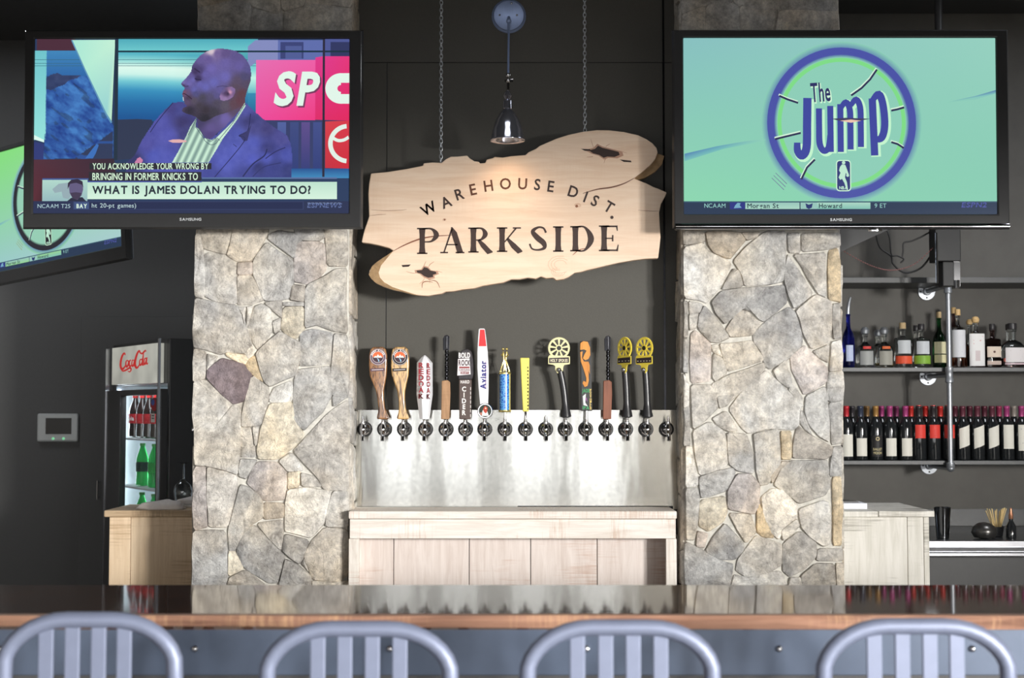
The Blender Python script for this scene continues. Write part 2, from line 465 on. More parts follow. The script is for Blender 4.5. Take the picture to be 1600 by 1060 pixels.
for i, (a, b) in enumerate(((-3.85, -2.55), (-2.35, -1.05))):  # frames round the unseen right-hand windows added for light
    wn = tag(bpy.data.objects.new('window_%d' % (i+9), None), kind='structure'); C.objects.link(wn); wn.location = (5, (a+b)/2, SILL2)
    h = (b-a)/2; H = HEAD-SILL2
    MB().box(-.02, .1, -h, -h+.04, 0, H).box(-.02, .1, h-.04, h, 0, H).box(-.02, .1, -h+.04, h-.04, 0, .04).box(-.02, .1, -h+.04, h-.04, H-.04, H).build('window_frame', BLACK, wn)
struct('wall_back_left', B(-5, -1.0, LW, LW+.1, 0, ZC), BLACKW)
struct('wall_back_right', B(.9, 5, RW, RW+.1, 0, ZC), WALLR)
wb = MB()
xs = [-5]+[q for p in PANES for q in p]+[5]
for i in range(0, len(xs), 2): wb.box(xs[i], xs[i+1], REARY-.1, REARY, SILL, HEAD)
wb.box(-5, 5, REARY-.1, REARY, 0, SILL).box(-5, 5, REARY-.1, REARY, HEAD, ZC)
struct('wall_front', wb, ROOM)
for i, (a, b) in enumerate(PANES):
    wn = tag(bpy.data.objects.new('window_%d' % (i+1), None), kind='structure'); C.objects.link(wn); wn.location = ((a+b)/2, REARY, SILL)
    h = (b-a)/2; H = HEAD-SILL
    MB().box(-h, -h+.04, -.1, .02, 0, H).box(h-.04, h, -.1, .02, 0, H).box(-h+.04, h-.04, -.1, .02, 0, .04).box(-h+.04, h-.04, -.1, .02, H-.04, H).build('window_frame', BLACK, wn)
# niche wall between the pillars, in four sheets with open seams
nw = struct('wall_back', B(-.95, .95, NW+.006, NW+.12, 0, ZC), BLACK)
sx = P(604, 320, NW).x; sz = P(800, 98, NW).z
for x0, x1, z0, z1 in ((-.80, sx-.002, 0, sz-.002), (sx+.002, .85, 0, sz-.002), (-.80, .85, sz+.002, ZC)):
    B(x0, x1, NW, NW+.006, z0, z1).build('wall_panel', WALLG, nw)
struct('trim_1', B(P(1036, 320, NW).x, P(1039, 320, NW).x, NW-.004, NW, 1.15, ZC), STEELD)
dr = tag(bpy.data.objects.new('door_1', None), kind='structure'); C.objects.link(dr); dr.location = (-2.02, LW-.04, 0)
B(-.5, .5, 0, .04, 0, 2.1).build('door_leaf', BLACKW, dr, bevel=.003)
hp = P(152, 766, LW-.09)
MB().tube([(hp.x+2.02, -.045, hp.z-.055), (hp.x+2.02, -.045, hp.z+.055)], .005).box(hp.x+2.016, hp.x+2.024, -.045, 0, hp.z+.04, hp.z+.046).box(hp.x+2.016, hp.x+2.024, -.045, 0, hp.z-.046, hp.z-.04).build('door_handle', CHROME, dr)

# ---------------------------------------------------------------- stone pillars
def chaikin(p, k=.11):
    out = []
    for i in range(len(p)):
        a, b = p[i], p[(i+1) % len(p)]
        out += [(a[0]+(b[0]-a[0])*k, a[1]+(b[1]-a[1])*k), (b[0]+(a[0]-b[0])*k, b[1]+(a[1]-b[1])*k)]
    return out
TINT = {'g': (196, 194, 190), 'G': (184, 183, 181), 't': (207, 202, 194), 'c': (228, 219, 200), 'w': (238, 236, 230), 'p': (206, 199, 195),
        'd': (134, 123, 129), 'o': (218, 202, 174), 'n': (205, 202, 196), 'b': (192, 185, 175), 'l': (217, 215, 210)}
def stone(poly, mapf, tint, parent, proud=.015, r=rnd, grow=.006):
    """poly in metres (a, z) on the face; mapf(a, z, out) -> local point"""
    cx = sum(p[0] for p in poly)/len(poly); cz = sum(p[1] for p in poly)/len(poly)
    q = []
    n = len(poly)
    for i in range(n):                       # split long edges so that they can wander
        a, b = poly[i], poly[(i+1) % n]
        q.append(a)
        if math.hypot(b[0]-a[0], b[1]-a[1]) > .11:
            nx, nz = b[1]-a[1], a[0]-b[0]; k = r.uniform(-.035, .035)
            q.append(((a[0]+b[0])/2+nx*k, (a[1]+b[1])/2+nz*k))
    q = chaikin([(x+(x-cx)*grow/max(.03, math.hypot(x-cx, z-cz)), z+(z-cz)*grow/max(.03, math.hypot(x-cx, z-cz))) for x, z in q])
    size = max(max(abs(p[0]-cx), abs(p[1]-cz)) for p in q)
    def ring(inset, out, jit):
        res = []
        for x, z in q:
            d = math.hypot(x-cx, z-cz) or 1; k = max(.2, 1-inset/d)
            res.append(mapf(cx+(x-cx)*k, cz+(z-cz)*k, out+r.uniform(-jit, jit)))
        return res
    pr = proud*r.uniform(.75, 1.35)
    tilt = r.uniform(-.03, .03), r.uniform(-.03, .03)
    f0 = mapf
    def mapf(a, z, out, f0=f0): return f0(a, z, out+((a-cx)*tilt[0]+(z-cz)*tilt[1] if out > .004 else 0))
    m = MB()
    m.loft([ring(0, -.03, 0), ring(.0, pr*.6, .0015), ring(.0035, pr*.97, .0025), ring(size*.45, pr*1.12, .0025)], cap0=False, cap1=False)
    k = len(q); top = 3*k; m.v.append(tuple(mapf(cx, cz, pr*1.15)))
    m.f += [(top+i, top+(i+1) % k, 4*k) for i in range(k)]
    o = m.build('stone', STONE, parent, smooth=48)
    c = lin(TINT[tint]); f = r.uniform(.9, 1.1)
    o.color = (c[0]*f, c[1]*f, c[2]*f, 1)
    return o
def rubble(a0, a1, z0, z1, rows, r, cut=.2):
    """irregular stones filling a rectangle, with shared wandering joints"""
    polys = []; z = z0; hs = [z0+(z1-z0)*i/rows for i in range(rows+1)]
    line = [(a0, hs[0]), (a1, hs[0])]
    def zat(line, a):
        for p, q in zip(line, line[1:]):
            if p[0] <= a <= q[0]: return p[1]+(q[1]-p[1])*(a-p[0])/max(1e-6, q[0]-p[0])
        return line[-1][1]
    for i in range(rows):
        h = hs[i+1]-hs[i]; k = max(2, int((a1-a0)/.15))
        nl = [(a0+(a1-a0)*j/k, hs[i+1]+(r.uniform(-.32, .32)*h if i < rows-1 else 0)) for j in range(k+1)]
        js = [a0]; 
        while js[-1] < a1-.09:
            js.append(min(a1, js[-1]+r.uniform(.09, .24)))
        if a1-js[-1] > 1e-6: js[-1] = a1
        tops = [a+(r.uniform(-.035, .035) if a0 < a < a1 else 0) for a in js]
        for a, b, ta, tb in zip(js, js[1:], tops, tops[1:]):
            g = .0035
            pl = [(a+g, zat(line, a)+g)]+[(p[0], p[1]+g) for p in line if a+.02 < p[0] < b-.02]+[(b-g, zat(line, b)+g)]
            pl += [(tb-g, zat(nl, tb)-g)]+[(p[0], p[1]-g) for p in reversed(nl) if ta+.02 < p[0] < tb-.02]+[(ta+g, zat(nl, ta)-g)]
            polys.append(pl)
        line = nl
    return polys
LEFT_A = """g 92,60 118,58 135,140 140,420 88,410 85,340|n 118,30 303,30 292,110 268,172 150,142 128,110|t 306,30 505,30 500,60 440,160 410,208 330,212 275,178 296,110
g 145,175 180,165 270,185 325,225 325,455 200,435 145,410|p 335,225 415,220 415,285 335,290|t 332,297 415,297 470,410 475,435 410,455 332,460
g 500,108 645,208 650,330 630,420 560,435 485,435 425,290 425,215 445,175|G 512,60 570,40 655,55 700,98 665,110 655,195 590,145 510,88|G 660,30 820,30 825,75 790,95 705,92 665,55
p 680,105 780,100 832,120 835,255 790,310 735,340 655,325 658,210 665,125|t 832,30 955,30 958,238 845,235 838,110|b 645,348 712,354 712,445 632,430
n 835,300 890,262 955,255 960,622 880,608 790,572 720,592 720,380 740,345|G 92,425 200,450 330,470 360,530 385,600 410,690 370,738 290,726 230,742 150,715 85,705 85,520
g 338,480 378,478 372,575 360,525|n 385,480 420,470 395,575 380,590|n 430,475 470,460 520,490 530,600 480,690 445,712 410,660 392,600|n 533,560 578,540 575,600 545,625
t 487,452 583,437 583,535 540,500|n 594,447 705,447 712,470 600,468|c 595,478 712,475 712,600 665,652 620,638 583,595|g 575,618 630,650 685,680 688,740 665,860 590,890 520,925 490,905 470,860 440,740 470,708 530,655
G 690,620 760,605 875,625 870,795 690,808 685,760 692,690|g 885,630 960,640 965,960 960,990 875,980 870,830|w 370,742 400,692 438,725 395,768|c 265,738 370,748 388,775 375,800 330,788 275,757
o 375,797 430,755 455,820 475,900 450,885 400,845|t 85,714 150,737 150,880 80,903 78,800|n 160,747 215,760 190,800 155,840|d 165,832 245,772 300,787 360,802 410,862 365,1008 310,1028 250,980 160,880|w 542,940 640,897 648,1000 600,1018 520,1018 515,990"""
LEFT_B = """n 82,-79 145,-91 213,-26 290,42 300,45 340,30 335,150 330,330 320,428 250,403 155,380 90,376 85,330 88,200 75,100 78,0|n 401,-116 488,-50 490,0 475,60 450,155 347,165 347,100 368,10
n 345,174 393,172 413,280 420,330 338,330|n 405,172 438,167 430,255 417,270|g 638,-103 657,-145 830,-166 838,-5 790,80 740,127 690,182 665,165 635,120 630,0|g 848,-5 925,2 852,55
t 860,62 925,22 935,100 935,515 800,513 760,440 692,368 632,300 690,238 740,185 800,115|c 502,42 620,34 640,130 685,210 640,268 540,343 440,343 430,300 450,190 480,90
l 552,355 618,312 663,370 678,408 600,413|c 600,422 663,417 658,493 600,508|n 674,423 740,442 788,498 680,494|p 437,362 535,367 583,410 588,470 578,568 470,573 420,518 375,478 400,410
n 340,347 425,352 403,390 368,450 335,440 330,400|t 157,390 250,418 313,443 318,480 298,580 268,718 162,718 154,560|p 90,390 145,390 148,560 155,716 80,735 72,600 75,420
n 337,492 375,502 438,550 458,592 458,670 390,708 350,760 308,850 275,848 270,740 302,620|b 470,587 576,592 573,668 468,678|w 602,517 700,505 835,527 813,620 797,700 725,777 650,757 584,743 587,600
n 848,527 932,527 930,718 808,716 818,640|g 427,702 568,683 570,760 560,848 500,788|G 387,724 420,718 500,803 578,882 567,950 540,1028 490,1028 420,983 357,943 317,855 352,770
G 582,762 713,797 680,890 660,922 612,888 572,850|t 803,727 925,737 930,980 880,1020 740,1010 702,920 692,880 732,800|G 78,747 248,747 260,850 263,990 255,1045 70,1045 72,850|c 272,862 303,857 353,945 270,993
b 262,1045 282,1000 360,962 478,1045|G 587,902 650,932 723,990 723,1045 552,1045 577,950|G 672,927 690,897 713,968|l 738,1018 930,1020 930,1050 738,1048"""
RIGHT_C = """g 100,75 212,80 213,135 105,150|b 224,80 410,85 438,128 390,180 355,225 272,195 237,150|t 422,83 520,80 500,110 450,124|l 550,80 663,80 658,200 648,350 560,368 442,375 422,310 377,240 450,160
l 102,167 210,142 240,192 348,242 358,265 308,370 228,468 195,453 105,443 102,300|g 372,287 405,297 428,378 312,396 337,350|G 257,465 312,407 500,387 653,372 668,470 540,572 512,560 470,515 400,500 335,590 280,530
t 347,600 400,515 455,522 500,572 527,578 475,648 362,658 337,620|g 674,90 740,87 743,193 682,190|g 757,87 960,87 962,158 890,172 757,188|g 677,207 700,242 813,420 710,502 682,440 658,350 662,270
g 710,208 883,198 886,438 842,418 793,340|o 902,187 953,172 968,250 970,463 930,453 902,448|t 722,517 828,428 898,458 918,472 918,580 908,688 805,722 762,640 742,560
G 487,645 552,582 680,498 713,522 748,620 753,700 680,778 580,833 552,818 532,740 492,690|g 925,482 965,477 972,658 930,668|g 817,740 903,702 898,798 850,773|p 692,770 770,708 830,772 893,832 888,908 765,978 732,900 702,840
l 917,692 970,677 975,838 907,848|l 907,857 980,852 980,1008 892,1008 897,920|G 100,467 122,467 125,658 100,658|G 100,672 125,677 125,853 97,848|l 100,862 130,932 130,1038 100,1048
l 132,462 203,480 188,523 137,528|l 132,537 178,532 168,608 134,618|G 217,487 290,572 353,660 290,688 247,683 182,608 187,545|p 165,627 220,672 248,702 248,898 142,913 137,780 142,650
l 257,707 288,702 313,768 262,740|n 264,752 315,782 338,855 277,903 260,880|n 302,697 480,682 538,780 528,793 350,848|n 257,922 350,873 538,802 548,840 420,958 330,1038 302,1043 272,960
n 597,847 663,788 698,900 678,938 622,898|n 692,908 753,987 756,1032 684,960"""
RIGHT_D = """l 555,-142 620,-80 680,-22 758,50 740,70 733,158 700,183 570,173 460,203 422,170 352,70 420,-20|l 777,0 883,-55 893,20 903,248 850,218 792,150 772,90|n 142,-62 245,-62 268,-30 288,60 220,128 152,178 147,60
g 287,0 380,-13 340,48 300,62|n 262,122 333,82 378,150 393,188 342,188 292,160|l 152,192 245,142 323,197 333,260 343,378 270,413 190,433 167,330|g 342,202 448,212 478,310 488,423 402,408 352,370
l 487,212 520,202 623,182 630,300 632,368 570,478 522,488 502,400|o 637,197 693,197 693,343 642,343|b 732,157 780,202 850,242 918,277 913,320 880,343 707,338 707,270|n 747,77 763,92 813,213 772,180 742,140
n 692,357 888,352 903,400 908,490 878,543 740,588 662,528 602,488 642,400|b 640,362 688,362 640,397 592,478 582,440|g 902,42 968,32 973,253 917,263|g 892,-48 973,-53 976,18 907,28|g 927,282 973,277 973,433 907,438
o 922,452 968,447 978,640 973,818 927,818|w 532,560 590,512 650,522 723,600 723,663 660,718 627,788 572,738 547,680|o 507,602 525,602 560,702 600,778 542,773 507,743|l 737,625 868,578 903,592 903,813 870,823 802,778 752,720
w 642,740 723,678 738,718 690,768 652,793|g 187,447 368,397 383,425 333,518 250,548 197,558|p 347,520 397,432 470,432 518,490 513,600 488,648 347,618|c 192,577 328,552 338,640 318,688 240,743 187,713
t 352,647 468,652 498,745 445,807 402,740|G 222,855 272,772 330,702 428,810 428,850 380,898 302,898|p 177,747 233,762 213,833 172,823|n 392,958 402,902 500,772 560,792 638,817 638,930 560,973 450,998
G 657,810 740,747 828,800 833,880 770,948 690,993 652,960|G 847,842 973,842 978,908 837,908|G 112,802 210,852 300,907 373,927 353,1045 112,1045|l 367,1045 387,982 450,1007 628,962 672,1045|l 682,1045 692,1002 743,1002 752,1045
G 757,1045 752,990 830,927 930,927 940,1045|n 947,1045 942,927 985,927 985,1045|G 100,62 135,62 138,263 100,268|l 112,277 148,282 178,440 178,488 112,498|n 112,512 178,507 188,560 178,700 160,788 117,788"""
LEFT_OFF = ((LEFT_A, 280, 350, 3.655), (LEFT_B, 280, 620, 3.534))
RIGHT_OFF = ((RIGHT_C, 1040, 340, 3.533), (RIGHT_D, 1040, 620, 3.533))
def pillar(x0, x1, src, label, ztop, zbot, seed, sides):
    r = random.Random(seed)
    cx = (x0+x1)/2
    t = thing('stone_pillar', (cx, PF, 0), label, 'pillar')
    hw = (x1-x0)/2
    MB().box(-hw+.008, hw-.008, 0, .40, 0, ZC).build('mortar_core', MORTAR, t)
    front = lambda a, z, out: (a-cx, -out+.002, z)
    for text, ox, oy, k in src:
        for s in text.replace('\n', '|').split('|'):
            s = s.strip()
            if not s: continue
            tint, *pts = s.split()
            pl = []
            for p in pts:
                a, b = map(float, p.split(',')); q = P(ox+a/k, oy+b/k, PF-.015); pl.append((q.x, q.z))
            stone(pl, front, tint, t, r=r)
    for pl in rubble(x0, x1, ztop, ZC-.01, 6, r): stone(pl, front, r.choice('gGntbn'), t, r=r)
    for pl in rubble(x0, x1, .01, zbot, 5, r): stone(pl, front, r.choice('gGntln'), t, r=r)
    for sgn in sides:
        m = (lambda a, z, out: (hw+out-.006, a, z)) if sgn > 0 else (lambda a, z, out: (-hw-out+.006, a, z))
        for pl in rubble(.005, .215, .01, ZC-.01, 19, r): stone(pl, m, r.choice('gbntbn'), t, proud=.012, r=r, grow=-.001)
    return t
LX0, LX1 = P(303, 640, PF).x, P(547, 640, PF).x
RX0, RX1 = P(1068, 640, PF).x, P(1316, 640, PF).x
pillar(LX0, LX1, LEFT_OFF, 'left fieldstone pillar, with the studio talk screen mounted on it', P(0, 357, PF).z, P(0, 917, PF).z, 3, (1, -1))
pillar(RX0, RX1, RIGHT_OFF, 'right fieldstone pillar, beside the bottle shelves', P(0, 359, PF).z, P(0, 917, PF).z, 5, (-1, 1))

# ---------------------------------------------------------------- steel back panel
bx0, bx1 = P(556, 700, NW).x, P(1061, 700, NW).x
bz0, bz1 = P(800, 796, NW).z, P(800, 641, NW).z
bs = thing('steel_backsplash', ((bx0+bx1)/2, NW-.002, bz0), 'brushed steel backsplash sheet that the row of taps comes out of', 'backsplash')
hw = (bx1-bx0)/2; bh = bz1-bz0
so_ = B(-hw, hw, -.012, 0, 0, bh).build('steel_sheet', SHEET, bs)
uv = so_.data.uv_layers.new(name='brush')
for lp_ in so_.data.loops:
    co = so_.data.vertices[lp_.vertex_index].co; uv.data[lp_.index].uv = (co.z, co.x+co.y*.5)
B(-hw+.005, -.005, -.022, -.012, .0, .012).build('dark_gap_strip', STEELD, bs, bevel=.002)  # dark strips stand in for the shaded gap below the sheet
B(.0, hw-.03, -.022, -.012, .003, .015).build('dark_gap_strip', STEELD, bs, bevel=.002)
SHY = NW-.0145

# ---------------------------------------------------------------- cabinets behind the bar
def plank_box(x0, x1, y0, y1, z0, z1, m, name, parent): return B(x0, x1, y0, y1, z0, z1).build(name, m, parent, bevel=.003)
# centre cabinet: open-fronted whitewashed
Y = 5.93
ax0, ax1 = P(545, 820, Y).x, P(1057, 820, Y).x; cx = (ax0+ax1)/2; hw = (ax1-ax0)/2
zt = P(800, 799, Y).z; zu = P(800, 811, Y).z; za = P(800, 842, Y).z
t = thing('whitewashed_cabinet', (cx, Y, 0), 'open-fronted whitewashed plank cabinet under the row of taps', 'cabinet')
B(-hw, hw, -.012, .26, zu, zt).build('top', WHITEWASHX, t, bevel=.004)
B(-hw+.004, hw-.004, 0, .025, za, zu-.002).build('rail', WHITEWASHX, t, bevel=.002)
B(-hw, -hw+.042, 0, .03, .03, za-.001).build('post', WHITEWASH, t, bevel=.002)
B(hw-.044, hw, 0, .03, .03, za-.001).build('post', WHITEWASH, t, bevel=.002)
for s in (-1, 1): B(min(s*hw, s*(hw-.02)), max(s*hw, s*(hw-.02)), .03, .26, .03, zu-.002).build('side_panel', WHITEWASH, t, bevel=.002)
js = [P(x, 870, Y+.14).x-cx for x in (560, 615, 733, 829, 933)]+[hw-.022]; js[0] = -hw+.022
for a, b in zip(js, js[1:]): B(a+.0015, b-.0015, .14, .16, .05, zu-.004).build('plank', PINKWASH, t, bevel=.002)
B(-hw+.02, hw-.02, .03, .26, 0, .05).build('bottom_shelf', WHITEWASHX, t)
# left cabinet: raw tan wood
Y = 6.42
ax0, ax1 = P(171, 820, Y).x, P(330, 820, Y).x
zt = P(230, 797.5, Y).z; zu = P(230, 808, Y).z
t = thing('tan_wood_cabinet', (ax0, Y, 0), 'raw tan plank cabinet with a thick slab top left of the left pillar', 'cabinet')
B(-.02, ax1-ax0, -.02, .40, zu, zt).build('top', TANX, t, bevel=.005)
W = ax1-ax0; j = P(204, 850, Y).x-ax0
B(0, j-.001, 0, .02, .02, zu-.001).build('plank', TANWOOD, t, bevel=.002)
B(j+.001, W, 0, .02, .02, zu-.001).build('plank', TANWOOD, t, bevel=.002)
B(0, .02, .021, .38, .02, zu-.001).build('side_panel', TANWOOD, t, bevel=.002)
B(.02, W-.001, .36, .38, .0, zu-.001).build('back_panel', TANWOOD, t)
B(.02, W-.001, .021, .36, .0, .03).build('bottom_shelf', TANWOOD, t)
LCZ = zt
# right cabinet: weathered white
Y = 6.30
ax0, ax1 = P(1290, 820, Y).x, P(1452, 820, Y).x
zt = P(1400, 799, Y).z; zu = P(1400, 808, Y).z; W = ax1-ax0
t = thing('weathered_white_cabinet', (ax0, Y, 0), 'weathered white plank cabinet right of the right pillar', 'cabinet')
j = P(1371, 805, Y).x-ax0
B(0.02, j-.001, -.018, .55, zu, zt).build('top_board', GREYWASH, t, bevel=.003)
B(j+.001, W+.018, -.02, .55, zu+.001, zt+.001).build('top_board', GREYWASH, t, bevel=.003)
e = [.0]+[P(x, 850, Y).x-ax0 for x in (1418, 1443.5)]+[W]
for a, b in zip(e, e[1:]): B(a+.001, b-.001, 0, .02, .02, zu-.001).build('plank', GREYWASH, t, bevel=.002)
B(W-.02, W, .021, .53, .02, zu-.001).build('side_panel', GREYWASH, t)
B(.01, W-.021, .51, .53, .0, zu-.001).build('back_panel', GREYWASH, t)
RCZ = zt

# ---------------------------------------------------------------- the live-edge sign
SY = 5.97
so = P(800, 335, SY)
def S(zx, zy): q = P(550+zx/3.137, 180+zy/3.137, SY); return (q.x-so.x, q.z-so.z)
OUT = [(95,290),(180,282),(280,266),(350,252),(352,240),(395,236),(440,238),(462,220),(485,208),(520,207),(565,202),(578,216),(600,230),(624,233),(626,241),(655,238),(660,222),(690,215),(700,209),(740,212),(780,205),(850,200),(865,186),(900,170),(920,155),(1000,120),(1060,101),(1130,86),(1200,78),(1260,79),(1330,87),(1400,103),(1440,122),(1470,142),(1490,165),(1496,188),(1484,220),(1460,250),(1425,280),(1380,314),(1412,327),(1440,338),(1475,356),(1500,365),(1540,383),(1534,400),(1512,440),(1503,480),(1507,560),(1510,600),(1505,650),(1498,705),(1440,707),(1380,714),(1300,728),(1240,742),(1200,752),(1150,763),(1120,772),(1090,776),(1060,797),(1035,807),(1000,812),(985,800),(950,803),(925,794),(900,805),(860,800),(820,808),(780,808),(740,824),(700,830),(640,840),(600,852),(540,858),(500,866),(460,868),(440,878),(400,884),(375,889),(330,886),(300,882),(250,868),(200,858),(155,842),(120,826),(98,806),(85,785),(88,765),(100,745),(122,725),(150,705),(175,690),(205,668),(185,655),(130,640),(90,632),(50,627),(55,600),(64,565),(78,525),(86,500),(84,440),(82,390),(86,340)]
sg = thing('hanging_wood_sign', so, 'live-edge maple slab sign with burned lettering, hanging on two chains between the pillars', 'sign')
om = MB().prism([S(*p) for p in OUT], -.022, .022).build('slab', SIGNW, sg, bevel=.004)
# the bark showing at the lower left and round the upper right lobe
bk = [(205,668),(175,690),(150,705),(122,725),(100,745),(85,785),(98,806),(120,826),(155,842),(200,858),(250,868),(300,882),(330,887),(250,862),(200,845),(160,822),(140,800),(133,775),(145,740),(170,710)]
MB().prism([S(*p) for p in bk], -.0235, -.0215).build('bark_edge', BARK, sg)
bk2 = [(1496,188),(1530,200),(1520,240),(1490,275),(1440,305),(1380,325),(1380,314),(1425,280),(1460,250),(1484,220)]
MB().prism([S(*p) for p in bk2], .0, .03).build('bark_edge', BARK, sg)
sp = Paint()
DK = (52, 38, 34)
def crack(pts, w, col=(140, 95, 72), layer=1):
    q = smoothpath([(float(a), float(b)) for a, b in pts], 5); n = len(q)-1
    sp.stroke([(x, y, w*(.35+.65*math.sin(PI*i/n))) for i, (x, y) in enumerate(q)], col, layer)
crack([(207,668),(260,640),(330,612),(400,598),(490,592)], 7, (130, 80, 60))
crack([(1380,314),(1330,340),(1270,358),(1200,368),(1130,388)], 7, (110, 74, 58))
crack([(95,468),(160,472),(240,470),(270,466)], 3, (170, 135, 110)); crack([(88,497),(130,492),(170,490)], 3, (170, 135, 110))
crack([(1400,470),(1460,474),(1503,474)], 3, (160, 120, 98)); crack([(1080,690),(1110,665),(1150,655)], 5, (150, 100, 80))
for cx_, cy_, k, sd in ((365, 772, 1.0, 3), (1225, 188, 1.25, 8)):
    r = random.Random(sd)
    if sd == 3: hole = [(318,765),(345,762),(355,748),(372,752),(385,765),(412,770),(416,780),(398,786),(400,796),(375,800),(355,792),(340,780),(322,775)]
    else: hole = [(1160,178),(1190,170),(1205,155),(1225,165),(1265,175),(1305,185),(1310,200),(1285,210),(1250,208),(1232,214),(1210,200),(1180,192)]
    sp.poly(hole, DK, 3)
    sp.poly([(cx_+(x-cx_)*1.22, cy_+(y-cy_)*1.3) for x, y in hole], (178, 138, 116), 2)
    for i in range(6):
        a = 2*PI*i/6+r.uniform(-.4, .4); d = k*r.uniform(50, 85); s0 = k*40
        crack([(cx_+s0*math.cos(a)*1.2, cy_+s0*math.sin(a)*.6), (cx_+d*.8*math.cos(a+.1), cy_+d*.55*math.sin(a+.1)), (cx_+d*1.15*math.cos(a+.25), cy_+d*.8*math.sin(a+.25))], r.uniform(2.5, 4.5), (190, 148, 124))
sp.poly([(1120,170),(1165,172),(1170,180),(1140,180)], DK, 3); sp.poly([(1310,222),(1365,228),(1368,236),(1330,234)], DK, 3)
sp.poly([(245,738),(290,735),(280,746),(250,748)], DK, 3)
crack([(345,850),(348,825),(368,818),(398,822)], 5); crack([(375,810),(415,818),(432,850)], 4)
for i, (cx_, cy_, rx_) in enumerate(((1010, 770, 34), (1020, 735, 60), (455, 517, 9), (1105, 447, 16))):
    for j in range(3):
        a0 = .6*j+i; q = [(cx_+rx_*(1-.25*j)*math.cos(a0+t*.5), cy_+rx_*.7*(1-.25*j)*math.sin(a0+t*.5)) for t in range(9)]
        sp.stroke([(x, y, 2.2) for x, y in q], (206, 168, 142), 1)
sp.disc(455, 517, 4, (120, 70, 45), 2); sp.disc(1100, 450, 7, (140, 90, 65), 2)
tag_ = sp.build('knots_and_cracks', lambda x, y, l: (lambda s: (s[0], -.0222-.0002*l, s[1]))(S(x, y)), PAINT, sg); tag_['kind'] = 'stuff'
INK = (62, 46, 42)
def letter():
    sp.build('burned_letter', lambda x, y, l: (lambda s: (s[0], -.0231-.0002*l, s[1]))(S(x, y)), PAINT, sg)
arch = [('W', 377, 462, 28), ('A', 462, 431, 22), ('R', 528, 392, 17), ('E', 594, 369, 12), ('H', 669, 351, 8), ('O', 752, 341, 1), ('U', 836, 341, -3), ('S', 908, 345, -6), ('E', 974, 354, -8), ('D', 1084, 380, -17), ('I', 1144, 405, -20), ('S', 1190, 424, -25), ('T', 1258, 454, -31)]
for ch, cx_, cy_, a in arch:
    sp = Paint()
    vs, fs, wd = GL[1, ch]; h = 52; k = h/CAPH; ca, sa = math.cos(R(a)), math.sin(R(a))
    out = []
    for gx, gy in vs:
        X = (gx-wd/2)*k*.92; Y_ = (gy-CAPH/2)*k
        out.append((cx_+X*ca-Y_*sa*-1*-1, cy_-(Y_*ca+X*sa)))
    sp.raw(out, fs, lin((96, 58, 40) if 590 < cx_ < 900 else INK), 1); letter()  # middle letters browner: the lamp's warm glow put into their ink
sp = Paint(); sp.disc(1272, 505, 8, INK, 1); letter()
